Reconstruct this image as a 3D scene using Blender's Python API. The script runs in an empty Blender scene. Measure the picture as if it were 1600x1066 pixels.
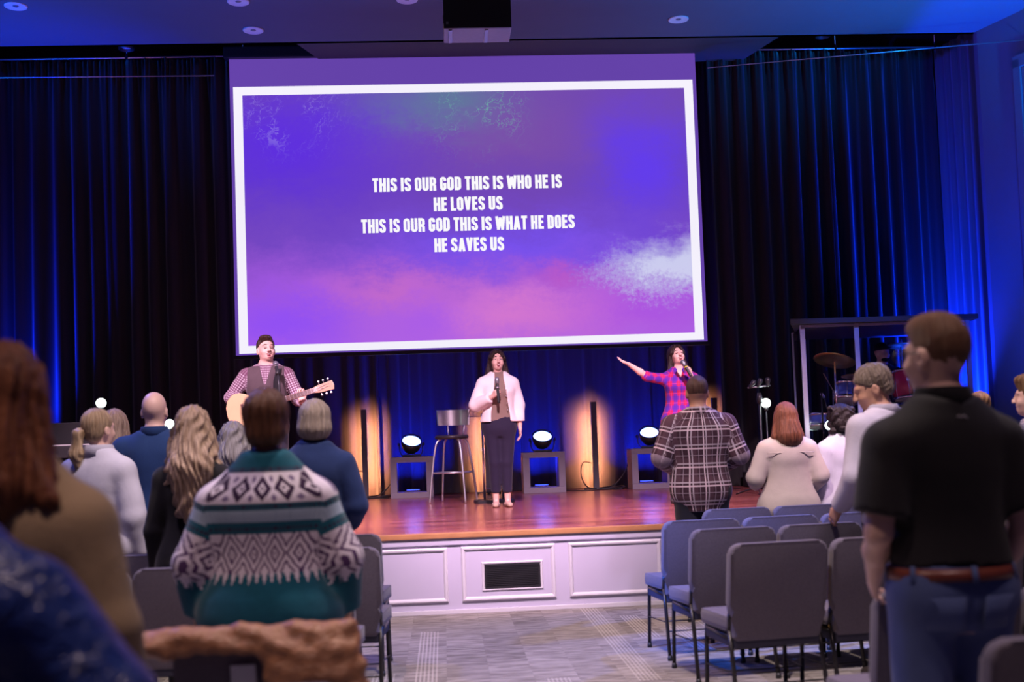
import bpy, bmesh, math, random
import numpy as np
from math import sin, cos, pi, radians, sqrt, atan2, exp
from mathutils import Vector, Matrix, Euler

SC = bpy.context.scene
COL = SC.collection
random.seed(7)

# ------------------------------------------------------------------ camera
cam_d = bpy.data.cameras.new('camera')
cam = bpy.data.objects.new('camera', cam_d)
COL.objects.link(cam)
cam_d.sensor_width = 36.0
cam_d.lens = 1800.0 / 1600.0 * 36.0
cam_d.shift_y = 63.0 / 1600.0
cam_d.clip_end = 200
cam.matrix_world = (Matrix.Translation((0, 0, 1.35)) @ Matrix.Rotation(radians(-3.5), 4, 'Z')
                    @ Matrix.Rotation(radians(93.0), 4, 'X') @ Matrix.Rotation(radians(-2.05), 4, 'Z'))
cam_d.dof.use_dof = True
cam_d.dof.focus_distance = 11.8
cam_d.dof.aperture_fstop = 2.0
SC.camera = cam

# ------------------------------------------------------------------ view
SC.view_settings.view_transform = 'Standard'
SC.view_settings.look = 'None'
SC.view_settings.exposure = 0.0
SC.view_settings.gamma = 1.0
SC.view_settings.use_curve_mapping = False

# ------------------------------------------------------------------ world
world = bpy.data.worlds.new('world')
SC.world = world
world.use_nodes = True
world.node_tree.nodes['Background'].inputs[0].default_value = (0.30, 0.20, 0.75, 1)
world.node_tree.nodes['Background'].inputs[1].default_value = 0.045

# ------------------------------------------------------------------ lights
def spot(name, loc, target, power, color, size, blend=0.5, radius=0.12):
    d = bpy.data.lights.new(name, 'SPOT')
    d.energy = power; d.color = color; d.spot_size = radians(size); d.spot_blend = blend
    d.shadow_soft_size = radius
    o = bpy.data.objects.new(name, d)
    COL.objects.link(o)
    o.location = loc
    o.rotation_euler = (Vector(target) - Vector(loc)).to_track_quat('-Z', 'Y').to_euler()
    return o

def area(name, loc, target, power, color, sx, sy, spread=180):
    d = bpy.data.lights.new(name, 'AREA')
    d.shape = 'RECTANGLE'; d.size = sx; d.size_y = sy
    d.energy = power; d.color = color; d.spread = radians(spread)
    o = bpy.data.objects.new(name, d)
    COL.objects.link(o)
    o.location = loc
    o.rotation_euler = (Vector(target) - Vector(loc)).to_track_quat('-Z', 'Y').to_euler()
    return o

PINK = (1.0, 0.63, 0.84)
# front-of-house stage wash, hung from the ceiling over the audience
for x in (-2.7, 0.5, 3.5):
    spot('stage_wash_light', (x, 5.4, 6.1), (x * 0.9 + 0.05, 10.8, 1.2), 4800, PINK, 38, 0.7, 0.15)
# house downlights over the seats
for x, c in ((-2.2, (0.82, 0.66, 1.0)), (0.5, (1.0, 0.80, 0.72)), (3.2, (0.86, 0.68, 1.0))):
    spot('house_light', (x, 4.6, 6.2), (x * 0.9, 6.8, 0.0), 1350 if x == 0.5 else 560, c, 100, 0.9, 0.2)
spot('house_light', (-1.0, 1.2, 6.2), (-1.2, 2.9, 1.0), 560, (1.0, 0.70, 0.62), 66, 0.9, 0.2)
spot('house_light', (2.2, 1.4, 6.2), (1.7, 3.2, 1.0), 240, (1.0, 0.70, 0.70), 60, 0.9, 0.2)
# colour wash falling steeply on the first rows: amber from the left, blue from the right
spot('amber_wash_light', (-1.5, 10.5, 6.1), (1.4, 7.2, 0.0), 500, (1.0, 0.50, 0.12), 52, 0.8, 0.15)
spot('blue_wash_light', (5.4, 10.6, 6.1), (2.0, 7.6, 0.6), 1600, (0.03, 0.16, 1.0), 40, 0.8, 0.15)
spot('blue_wash_light', (-4.6, 4.2, 6.1), (1.9, 7.3, 0.5), 6500, (0.02, 0.16, 1.0), 13, 0.8, 0.12)
spot('blue_wash_light', (-5.4, 10.2, 6.1), (-1.6, 6.6, 0.8), 1200, (0.04, 0.12, 1.0), 44, 0.8, 0.15)
spot('blue_wash_light', (2.5, 5.4, 6.1), (5.15, 13.7, 1.7), 3600, (0.14, 0.20, 1.0), 12, 0.8, 0.12)
# blue uplights at the two ends of the drapes
spot('uplight_beam', (-5.45, 15.08, 0.88), (-5.4, 15.22, 3.6), 1500, (0.003, 0.02, 1.0), 60, 0.7, 0.08)
spot('uplight_beam', (6.55, 14.85, 0.88), (6.85, 15.0, 3.4), 2600, (0.003, 0.03, 1.0), 76, 0.7, 0.08)
# blue ceiling washes at both sides
spot('ceiling_wash_beam', (-7.2, 11.2, 2.2), (-4.4, 12.6, 6.4), 1700, (0.003, 0.11, 1.0), 70, 0.9, 0.1)
spot('ceiling_wash_beam', (7.6, 9.6, 2.2), (5.8, 11.7, 6.4), 3200, (0.003, 0.26, 1.0), 74, 1.0, 0.1)
spot('added_wall_beam', (6.4, 11.2, 0.9), (8.0, 11.9, 3.6), 900, (0.003, 0.07, 1.0), 130, 1.0, 0.08)  # extra spot without a fixture, added to turn the right wall blue

# ------------------------------------------------------------------ node helpers
def lin(c):
    return tuple(((v / 255.0) / 12.92 if v / 255.0 <= 0.04045 else ((v / 255.0 + 0.055) / 1.055) ** 2.4) for v in c) + (1.0,)

class NT:
    """small wrapper that writes shader node graphs"""
    def __init__(self, name):
        self.m = bpy.data.materials.new(name)
        self.m.use_nodes = True
        self.t = self.m.node_tree
        self.b = self.t.nodes['Principled BSDF']
        self.out = self.t.nodes['Material Output']
    def node(self, kind, **kw):
        n = self.t.nodes.new(kind)
        for k, v in kw.items():
            setattr(n, k, v)
        return n
    def put(self, sock, v):
        if isinstance(v, bpy.types.NodeSocket):
            self.t.links.new(v, sock)
        elif v is not None:
            if sock.type == 'RGBA' and isinstance(v, (tuple, list)) and len(v) == 3:
                v = tuple(v) + (1.0,)
            sock.default_value = v
    def math(self, op, a, b=None, c=None, clamp=False):
        n = self.node('ShaderNodeMath', operation=op)
        n.use_clamp = clamp
        self.put(n.inputs[0], a)
        if b is not None: self.put(n.inputs[1], b)
        if c is not None: self.put(n.inputs[2], c)
        return n.outputs[0]
    def mix(self, f, a, b, blend='MIX'):
        n = self.node('ShaderNodeMix', data_type='RGBA', blend_type=blend)
        self.put(n.inputs[0], f); self.put(n.inputs[6], a); self.put(n.inputs[7], b)
        return n.outputs[2]
    def obj(self):
        return self.node('ShaderNodeTexCoord').outputs['Object']
    def attr(self, name):
        return self.node('ShaderNodeAttribute', attribute_name=name).outputs['Vector']
    def sep(self, v):
        n = self.node('ShaderNodeSeparateXYZ'); self.put(n.inputs[0], v); return n.outputs
    def comb(self, x, y, z):
        n = self.node('ShaderNodeCombineXYZ')
        for i, v in enumerate((x, y, z)): self.put(n.inputs[i], v)
        return n.outputs[0]
    def scale(self, v, s):
        n = self.node('ShaderNodeMapping'); self.put(n.inputs[0], v); n.inputs['Scale'].default_value = s
        return n.outputs[0]
    def noise(self, v, scale, detail=3.0, rough=0.55, dist=0.0):
        n = self.node('ShaderNodeTexNoise')
        self.put(n.inputs['Vector'], v); n.inputs['Scale'].default_value = scale
        n.inputs['Detail'].default_value = detail; n.inputs['Roughness'].default_value = rough
        n.inputs['Distortion'].default_value = dist
        return n.outputs['Fac']
    def ramp(self, f, stops, interp='LINEAR'):
        n = self.node('ShaderNodeValToRGB'); r = n.color_ramp; r.interpolation = interp
        while len(r.elements) < len(stops): r.elements.new(0.5)
        for e, (p, c) in zip(r.elements, stops):
            e.position = p; e.color = c if len(c) == 4 else tuple(c) + (1.0,)
        self.put(n.inputs[0], f)
        return n.outputs[0]
    def step(self, f, lo, hi):
        n = self.node('ShaderNodeMapRange'); n.interpolation_type = 'SMOOTHSTEP'
        self.put(n.inputs[0], f); n.inputs[1].default_value = lo; n.inputs[2].default_value = hi
        return n.outputs[0]
    def bump(self, h, strength=0.3, dist=0.01):
        n = self.node('ShaderNodeBump'); self.put(n.inputs['Height'], h)
        n.inputs['Strength'].default_value = strength; n.inputs['Distance'].default_value = dist
        self.t.links.new(n.outputs[0], self.b.inputs['Normal'])
    def done(self, color=None, rough=0.6, metal=0.0, spec=None, emit=None, estr=1.0, sheen=0.0, coat=0.0):
        b = self.b
        if color is not None: self.put(b.inputs['Base Color'], color)
        self.put(b.inputs['Roughness'], rough); b.inputs['Metallic'].default_value = metal
        if spec is not None: b.inputs['Specular IOR Level'].default_value = spec
        if emit is not None:
            self.put(b.inputs['Emission Color'], emit); self.put(b.inputs['Emission Strength'], estr)
        if sheen: b.inputs['Sheen Weight'].default_value = sheen
        if coat: b.inputs['Coat Weight'].default_value = coat
        return self.m

def plain(name, c, rough=0.6, metal=0.0, var=0.12, scale=30.0, bump=0.0, spec=None, sheen=0.0, coat=0.0):
    """procedural material: a colour with noise variation and fine relief"""
    n = NT(name)
    o = n.obj()
    f = n.noise(o, scale, 4.0)
    col = n.mix(f, tuple(v * (1 - var) for v in c), tuple(min(1.0, v * (1 + var)) for v in c))
    if bump: n.bump(n.noise(o, scale * 4, 3.0), bump, 0.004)
    return n.done(col, rough, metal, spec, sheen=sheen, coat=coat)

def glow(name, c, strength):
    n = NT(name)
    return n.done((0.02, 0.02, 0.02), 0.4, emit=tuple(c) + (1.0,), estr=strength)

# ------------------------------------------------------------------ object helpers
def link(name, me, parent=None, mat=None, loc=None, rot=None):
    o = bpy.data.objects.new(name, me)
    COL.objects.link(o)
    if parent is not None: o.parent = parent
    if mat is not None and me is not None and not me.materials: me.materials.append(mat)
    if loc is not None: o.location = loc
    if rot is not None: o.rotation_euler = rot
    return o

def tag(o, label, cat, group=None, kind=None):
    if label: o['label'] = label
    if cat: o['category'] = cat
    if group: o['group'] = group
    if kind: o['kind'] = kind
    return o

def thing(name, label, cat, loc=(0, 0, 0), rz=0.0, group=None):
    o = bpy.data.objects.new(name, None)
    COL.objects.link(o)
    o.empty_display_size = 0.1
    o.location = loc; o.rotation_euler = (0, 0, rz)
    return tag(o, label, cat, group)

def dup(root, loc=None, rz=None, label=None, group=None):
    r = root.copy(); COL.objects.link(r)
    if loc is not None: r.location = loc
    if rz is not None: r.rotation_euler = (0, 0, rz)
    if label: r['label'] = label
    if group: r['group'] = group
    for ch in list(root.children):
        c = ch.copy(); COL.objects.link(c); c.parent = r
        for g in list(ch.children):
            d = g.copy(); COL.objects.link(d); d.parent = c
    return r

class B:
    """collects shapes into one bmesh and links it as one mesh object"""
    def __init__(self):
        self.bm = bmesh.new()
    def box(self, lo, hi, bev=0.0, m=None, seg=2):
        r = bmesh.ops.create_cube(self.bm, size=1.0)
        vs = r['verts']
        for v in vs:
            v.co = Vector([lo[i] + (hi[i] - lo[i]) * (v.co[i] + 0.5) for i in range(3)])
        if bev:
            es = list({e for v in vs for e in v.link_edges})
            g = bmesh.ops.bevel(self.bm, geom=es, offset=bev, segments=seg, profile=0.7, affect='EDGES')
            vs = list({v for f in g['faces'] for v in f.verts} | {v for v in vs if v.is_valid})
        if m is not None:
            for v in vs: v.co = m @ v.co
        return self
    def tube(self, pts, r, n=10, caps=True):
        """tube along a polyline; r a number or one per point"""
        P = [Vector(p) for p in pts]
        rs = r if isinstance(r, (list, tuple)) else [r] * len(P)
        rings = []
        up = None
        for i, p in enumerate(P):
            t = (P[min(i + 1, len(P) - 1)] - P[max(i - 1, 0)])
            t = t.normalized() if t.length > 1e-9 else Vector((0, 0, 1))
            if up is None:
                up = Vector((0, 0, 1)) if abs(t.z) < 0.9 else Vector((1, 0, 0))
            a = t.cross(up)
            if a.length < 1e-6: a = t.cross(Vector((0, 1, 0)))
            a.normalize(); b = a.cross(t).normalized(); up = b
            rings.append([self.bm.verts.new(p + (a * cos(2 * pi * k / n) + b * sin(2 * pi * k / n)) * rs[i]) for k in range(n)])
        for i in range(len(rings) - 1):
            for k in range(n):
                f = self.bm.faces.new((rings[i][k], rings[i][(k + 1) % n], rings[i + 1][(k + 1) % n], rings[i + 1][k]))
                f.smooth = True
        if caps:
            self.bm.faces.new(list(reversed(rings[0]))); self.bm.faces.new(rings[-1])
        return self
    def lathe(self, prof, n=24, m=None, smooth=True):
        """prof: list of (radius, z)"""
        rings = []
        M = m or Matrix.Identity(4)
        for (r, z) in prof:
            if r < 1e-6: rings.append([self.bm.verts.new(M @ Vector((0, 0, z)))])
            else: rings.append([self.bm.verts.new(M @ Vector((r * cos(2 * pi * k / n), r * sin(2 * pi * k / n), z))) for k in range(n)])
        for a, b in zip(rings[:-1], rings[1:]):
            for k in range(n):
                q = []
                for v in (a[k % len(a)], a[(k + 1) % len(a)], b[(k + 1) % len(b)], b[k % len(b)]):
                    if v not in q: q.append(v)
                if len(q) > 2:
                    f = self.bm.faces.new(q); f.smooth = smooth
        for ring, rev in ((rings[0], True), (rings[-1], False)):
            if len(ring) > 2:
                self.bm.faces.new(list(reversed(ring)) if rev else ring)
        return self
    def prism(self, pts2, z0, z1, m=None, bev=0.0, seg=2):
        """outline (x, y) extruded from z0 to z1, then moved by m"""
        M = m or Matrix.Identity(4)
        lo = [self.bm.verts.new(Vector((x, y, z0))) for x, y in pts2]
        hi = [self.bm.verts.new(Vector((x, y, z1))) for x, y in pts2]
        n = len(lo)
        a = self.bm.faces.new(list(reversed(lo))); b = self.bm.faces.new(hi)
        fs = [self.bm.faces.new((lo[k], lo[(k + 1) % n], hi[(k + 1) % n], hi[k])) for k in range(n)]
        vs = set(lo + hi)
        if bev:
            es = list(set(a.edges) | set(b.edges))
            g = bmesh.ops.bevel(self.bm, geom=es, offset=bev, segments=seg, profile=0.6, affect='EDGES')
            vs = {v for v in vs if v.is_valid} | {v for f in g['faces'] for v in f.verts}
        for v in vs: v.co = M @ v.co
        return self
    def sphere(self, c, r, n=16, sc=(1, 1, 1)):
        bmesh.ops.create_uvsphere(self.bm, u_segments=n, v_segments=max(6, n // 2), radius=1.0,
                                  matrix=Matrix.Translation(c) @ Matrix.Diagonal((r * sc[0], r * sc[1], r * sc[2], 1)))
        return self
    def mesh(self, name, mat=None, smooth=None):
        me = bpy.data.meshes.new(name)
        bmesh.ops.recalc_face_normals(self.bm, faces=self.bm.faces[:])
        if smooth is not None:
            for f in self.bm.faces: f.smooth = smooth
        self.bm.to_mesh(me); self.bm.free()
        if smooth:
            me.set_sharp_from_angle(angle=radians(40))
        if mat is not None: me.materials.append(mat)
        return me
    def add(self, name, mat, parent=None, loc=None, rot=None, smooth=None):
        return link(name, self.mesh(name, mat, smooth), parent, None, loc, rot)

def rrect(w, h, r, n=5, cx=0.0, cy=0.0):
    pts = []
    for (sx, sy, a0) in ((1, 1, 0), (-1, 1, 90), (-1, -1, 180), (1, -1, 270)):
        for k in range(n + 1):
            a = radians(a0 + 90.0 * k / n)
            pts.append((cx + sx * (w / 2 - r) + r * cos(a), cy + sy * (h / 2 - r) + r * sin(a)))
    return pts

def struct(o):
    o['kind'] = 'structure'
    return o
# ================================================================== materials
M = {}
M['ceiling'] = plain('ceiling_paint', (0.11, 0.115, 0.16), 0.8, var=0.05, scale=3)
M['soffit'] = plain('soffit_paint', (0.07, 0.05, 0.06), 0.8, var=0.1, scale=4)
M['wall'] = plain('wall_paint', (0.16, 0.19, 0.28), 0.75, var=0.05, scale=4)
M['black_metal'] = plain('black_metal', (0.025, 0.025, 0.03), 0.42, 0.3)
M['black_plastic'] = plain('black_plastic', (0.02, 0.02, 0.022), 0.5)
M['grey_metal'] = plain('grey_metal', (0.25, 0.25, 0.28), 0.4, 0.6)
M['chrome'] = plain('chrome', (0.75, 0.75, 0.78), 0.18, 1.0, var=0.04)
M['steel'] = plain('brushed_steel', (0.62, 0.60, 0.62), 0.34, 0.9, var=0.06, scale=60)
M['trim_white'] = plain('painted_trim', (0.62, 0.60, 0.66), 0.45, var=0.03, scale=8)
M['panel_white'] = plain('painted_panel', (0.48, 0.455, 0.58), 0.5, var=0.04, scale=5)

# ================================================================== floor: carpet planks
def carpet_material():
    n = NT('carpet_plank')
    o = n.obj()
    info = n.node('ShaderNodeObjectInfo').outputs['Random']
    s = n.sep(o)
    # streaks across the plank
    w = n.node('ShaderNodeTexNoise'); w.noise_dimensions = '4D'
    n.put(w.inputs['Vector'], n.scale(o, (6, 60, 1))); n.put(w.inputs['W'], n.math('MULTIPLY', info, 60.0))
    w.inputs['Scale'].default_value = 1.0; w.inputs['Detail'].default_value = 3.0
    streak = n.step(w.outputs['Fac'], 0.40, 0.60)
    tone = n.math('ADD', n.math('MULTIPLY', streak, 0.62), n.math('MULTIPLY', info, 0.38))
    col = n.ramp(tone, [(0.0, (0.15, 0.135, 0.125)), (0.45, (0.26, 0.235, 0.22)), (1.0, (0.40, 0.37, 0.345))])
    # some planks carry light pinstripes running along them
    fr = n.math('FRACT', n.math('MULTIPLY', s[0], 42.0))
    line = n.math('MULTIPLY', n.step(fr, 0.5, 0.6), n.math('GREATER_THAN', n.math('FRACT', n.math('MULTIPLY', info, 7.31)), 0.70))
    line = n.math('MULTIPLY', line, n.math('LESS_THAN', n.math('ABSOLUTE', s[0]), 0.07))
    col = n.mix(n.math('MULTIPLY', line, 0.5), col, (0.56, 0.52, 0.47))
    n.bump(n.noise(o, 420, 2.0), 0.5, 0.004)
    return n.done(col, 0.95, spec=0.1)

M['carpet'] = carpet_material()
M['subfloor'] = plain('subfloor', (0.16, 0.15, 0.145), 0.95)
floor = struct(B().box((-9.5, -2.5, -0.10), (10.5, 17.5, -0.012)).add('floor', M['subfloor']))
pl = B().box((-0.1248, -0.4993, -0.012), (0.1248, 0.4993, 0.0)).mesh('carpet_plank', M['carpet'])
for i in range(34):
    off = (0.0, 0.36, 0.7, 0.18, 0.54)[i % 5]
    for j in range(9):
        y = 9.245 - 0.5 - j * 1.0 + off
        if y > 8.75: 
            continue
        x = -3.4 + i * 0.25
        if y < 1.6: continue
        o = link('carpet_plank', pl, floor, None, (x, y, 0.0))
B().box((-9.5, -2.5, -0.012), (-3.53, 9.245, 0.0)).add('carpet_border', M['carpet'], floor)
B().box((4.98, -2.5, -0.012), (10.5, 9.245, 0.0)).add('carpet_border', M['carpet'], floor)
# short planks that fill the staggered row against the stage
for i in range(34):
    off = (0.0, 0.36, 0.7, 0.18, 0.54)[i % 5]
    y1 = 8.745 + off + 0.5
    ys = [9.245 - 0.5 - j * 1.0 + off for j in range(9)]
    top = max(y for y in ys if y <= 8.75) + 0.5
    if 9.245 - top > 0.02:
        B().box((-0.1245, top + 0.0015, -0.012), (0.1245, 9.245, 0.0)).add('carpet_plank', M['carpet'], floor, (-3.4 + i * 0.25, 0, 0))

# ================================================================== ceiling, soffit slot, side wall
CZ = 6.4
ceil = struct(B().box((-9.5, 2.0, CZ), (10.5, 14.25, CZ + 0.12)).add('ceiling', M['ceiling']))
# deeper dark pocket over the drapes, closed above and behind
struct(B().box((-9.5, 14.25, 7.4), (10.5, 17.5, 7.5)).add('trim_1', M['soffit']))
struct(B().box((-9.5, 14.19, CZ), (10.5, 14.25, 7.4)).add('trim_2', M['soffit']))
struct(B().box((-9.5, 17.4, -0.01), (10.5, 17.5, 7.4)).add('wall_back', M['soffit']))
# beam that drops over the screen housing between the two slots
struct(B().prism([(-1.75, 14.25), (4.55, 14.25), (4.25, 15.35), (-1.35, 15.35)], 6.46, 6.9).add('trim_3', M['soffit']))
# right side wall, splayed away from the stage, with a panel door
ang = radians(-17.7)
wm = Matrix.Translation((7.0, 14.15, 0)) @ Matrix.Rotation(radians(17.7), 4, 'Z')
W = B().box((0.0, -9.0, 0.0), (0.2, 0.0, 6.55), m=wm).add('wall_right', M['wall']); struct(W)
B().box((-0.02, -9.0, 0.0), (0.0, -0.02, 0.14), 0.006, m=wm).add('baseboard', M['trim_white'], W)
struct(B().box((7.0, 14.15, 0.0), (10.5, 14.25, 6.4)).add('wall_front', M['wall']))
D = B().box((-0.03, -1.95, 0.14), (0.0, -0.72, 5.7), 0.01, m=wm).add('door_1', M['wall']); struct(D)
B().box((-0.055, -0.72, 0.1), (0.0, -0.60, 5.82), 0.012, m=wm).add('door_frame', M['wall'], D)
B().box((-0.055, -2.07, 0.1), (0.0, -1.95, 5.82), 0.012, m=wm).add('door_frame', M['wall'], D)
B().box((-0.055, -2.07, 5.7), (0.0, -0.60, 5.86), 0.012, m=wm).add('door_frame', M['wall'], D)
B().box((-0.05, -1.75, 0.6), (-0.03, -0.92, 5.4), 0.01, m=wm).add('door_panel', M['wall'], D)
wall_l = struct(B().box((-9.5, -2.5, 0.0), (-9.3, 17.5, 6.5)).add('wall_left', M['wall']))

# recessed downlights
M['ring'] = plain('painted_ring', (0.7, 0.7, 0.74), 0.4)
M['can'] = plain('can_baffle', (0.03, 0.026, 0.028), 0.4, 0.2)
cans = [(-4.6, 12.9, 'recessed ceiling downlight at the upper left corner of the hall'),
        (-2.14, 12.85, 'recessed ceiling downlight cut by the top edge left of the projector'),
        (-2.12, 13.75, 'recessed ceiling downlight just above the left corner of the screen'),
        (3.01, 13.58, 'recessed ceiling downlight above the right corner of the screen'),
        (-0.25, 12.85, 'recessed ceiling downlight nearest the left side of the projector')]
ring_me = B().lathe([(0.085, -0.004), (0.108, -0.016), (0.122, -0.012), (0.125, 0.0), (0.085, 0.0)], 32).mesh('ring', M['ring'])
can_me = B().lathe([(0.088, -0.003), (0.06, -0.001), (0.06, 0.0), (0.088, 0.0)], 32).mesh('baffle', M['can'])
bulb_me = B().lathe([(0.0, -0.012), (0.025, -0.010), (0.035, -0.003), (0.035, 0.0)], 24).mesh('bulb', M['grey_metal'])
for x, y, lb in cans:
    t = thing('recessed_downlight', lb, 'downlight', (x, y, CZ), 0, 'recessed ceiling downlights')
    link('ring', ring_me, t); link('baffle', can_me, t); link('bulb', bulb_me, t)
# two unlit lamps up in the dark slots
for x, y, z, lb in ((-3.95, 15.0, 6.62, 'small unlit lamp in the dark slot above the left drapes'),
                    (5.25, 14.9, 6.62, 'small unlit lamp in the dark slot above the right drapes')):
    t = thing('slot_lamp', lb, 'lamp', (x, y, z), 0, 'lamps in the drape slots')
    B().lathe([(0.03, 0.78), (0.03, 0.10), (0.10, 0.09), (0.10, 0.0), (0.085, 0.0), (0.085, 0.06), (0.03, 0.07)], 20).add('housing', M['black_metal'], t)
    B().lathe([(0.0, 0.02), (0.06, 0.03), (0.07, 0.058)], 16).add('bulb', M['ring'], t)

# hanging pipes that carry the side drapes, on thin rods
def pipe(x0, x1, y, z, rods, name, label):
    t = thing(name, label, 'pipe', (0, 0, 0))
    B().tube([(x0, y, z), (x1, y, z)], 0.012, 8).add('pipe', M['steel'], t)
    for rx in rods:
        B().tube([(rx, y, z + 0.012), (rx, y, 7.4)], 0.005, 6).add('rod', M['steel'], t)
        B().box((rx - 0.016, y - 0.016, z - 0.025), (rx + 0.016, y + 0.016, z + 0.05), 0.004).add('clamp', M['chrome'], t)
pipe(-7.5, -2.35, 15.28, 6.61, (-5.72, -4.02, -2.5), 'drape_pipe', 'thin hanging metal pipe above the left drapes')
pipe(3.95, 7.0, 15.28, 6.59, (4.18, 5.55, 6.95), 'drape_pipe', 'thin hanging metal pipe above the right drapes')
t = tag(B().tube([(-7.5, 14.3, 6.06), (-2.7, 14.3, 6.03)], 0.006, 6).add('guy_wire', M['steel']), 'thin wire stretched across the left drapes to the screen', 'wire')
t = tag(B().tube([(3.52, 14.3, 6.03), (7.22, 13.35, 6.0)], 0.006, 6).add('guy_wire', M['steel']), 'thin wire stretched across the right drapes to the side wall', 'wire')

# ================================================================== stage deck
ST = 0.645; SY = 9.25
def wood():
    n = NT('stage_wood')
    o = n.obj()
    s = n.sep(o)
    row = n.math('FLOOR', n.math('MULTIPLY', s[1], 11.0))
    jit = n.math('FRACT', n.math('MULTIPLY', n.math('SINE', n.math('MULTIPLY', row, 12.9)), 437.5))
    seg = n.math('FLOOR', n.math('ADD', n.math('MULTIPLY', s[0], 0.7), n.math('MULTIPLY', jit, 5.0)))
    rnd = n.math('FRACT', n.math('MULTIPLY', n.math('SINE', n.math('ADD', n.math('MULTIPLY', seg, 78.2), n.math('MULTIPLY', row, 37.7))), 915.3))
    grain = n.noise(n.scale(o, (2.5, 60, 1)), 1.0, 4.0)
    f = n.math('ADD', n.math('MULTIPLY', rnd, 0.6), n.math('MULTIPLY', grain, 0.4))
    col = n.ramp(f, [(0.05, (0.15, 0.036, 0.034)), (0.5, (0.27, 0.072, 0.064)), (0.95, (0.42, 0.145, 0.115))])
    n.bump(n.noise(n.scale(o, (3, 30, 1)), 1.0, 2.0), 0.12, 0.004)
    return n.done(col, n.math('ADD', 0.17, n.math('MULTIPLY', grain, 0.12)), spec=0.6)
M['wood'] = wood()
M['nosing'] = plain('stage_nosing_wood', (0.42, 0.20, 0.09), 0.3, var=0.2, scale=12)
deck = struct(B().box((-9.3, SY + 0.02, ST - 0.04), (7.4, 17.4, ST)).add('floor_stage', M['wood']))
nos = B().box((-9.3, SY - 0.025, ST - 0.045), (7.4, SY + 0.022, ST + 0.001), 0.012).add('trim_4', M['nosing']); struct(nos)
frontw = struct(B().box((-9.3, SY + 0.01, 0.0), (7.4, SY + 0.06, ST - 0.04)).add('wall_stage_front', M['panel_white']))
B().box((-9.3, SY - 0.012, 0.0), (7.4, SY + 0.01, 0.035), 0.006).add('baseboard', M['trim_white'], frontw)
B().box((-9.3, SY - 0.006, ST - 0.10), (7.4, SY + 0.01, ST - 0.045), 0.008).add('cornice', M['panel_white'], frontw)
# picture-frame mouldings
def frame_mesh(x0, x1, z0, z1, w, d):
    b = B()
    prof = [(0.0, 0.0), (0.0, d * 0.55), (w * 0.3, d), (w * 0.62, d * 0.9), (w, d * 0.25), (w, 0.0)]   # across, out
    rings = []
    for (cx, cz, sx, sz) in ((x0, z0, 1, 1), (x1, z0, -1, 1), (x1, z1, -1, -1), (x0, z1, 1, -1)):
        rings.append([b.bm.verts.new((cx + sx * a, SY + 0.01 - o_, cz + sz * a)) for a, o_ in prof])
    for i in range(4):
        A, C = rings[i], rings[(i + 1) % 4]
        for k in range(len(prof) - 1):
            b.bm.faces.new((A[k], A[k + 1], C[k + 1], C[k]))
    return b
VX = 0.515
PW = 0.86
for k in range(-7, 8):
    cx = VX - 0.03 + k * PW
    if cx + 0.4 > 7.3: continue
    frame_mesh(cx - 0.375, cx + 0.375, 0.095, 0.525, 0.034, 0.022).add('panel_moulding', M['trim_white'], frontw)
    B().box((cx - 0.34, SY + 0.004, 0.13), (cx + 0.34, SY + 0.0102, 0.49)).add('panel', M['panel_white'], frontw)
vent = thing('floor_vent', 'black framed ventilation grille set in the white stage front', 'vent', (VX, SY, 0.285))
frm = frame_mesh(-0.245, 0.245, -0.115, 0.115, 0.026, 0.018)
bmesh.ops.translate(frm.bm, verts=frm.bm.verts[:], vec=(0, -SY, 0))
frm.add('frame', M['trim_white'], vent)
B().box((-0.222, -0.004, -0.092), (0.222, 0.009, 0.092), 0.002).add('backing', M['black_plastic'], vent)
for (a, c) in (((-0.222, -0.012, 0.08), (0.222, -0.003, 0.092)), ((-0.222, -0.012, -0.092), (0.222, -0.003, -0.08)),
               ((-0.222, -0.012, -0.08), (-0.21, -0.003, 0.08)), ((0.21, -0.012, -0.08), (0.222, -0.003, 0.08))):
    B().box(a, c).add('rim', M['black_metal'], vent)
for k in range(11):
    z = -0.07 + k * 0.014
    B().box((-0.208, -0.009, z - 0.003), (0.208, -0.003, z + 0.003), m=None).add('louvre', M['black_metal'], vent)

# ================================================================== drapes
def velvet(name, c):
    n = NT(name); o = n.obj()
    f = n.noise(n.scale(o, (14, 14, 0.6)), 1.0, 3.0)
    col = n.mix(f, tuple(v * 0.75 for v in c), tuple(v * 1.25 for v in c))
    n.bump(n.noise(o, 260, 2.0), 0.15, 0.002)
    return n.done(col, 0.85, spec=0.15, sheen=0.25)
M['drape'] = velvet('black_velvet', (0.030, 0.027, 0.032))
M['drape_blue'] = velvet('grey_blue_drape', (0.10, 0.13, 0.20))

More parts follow.
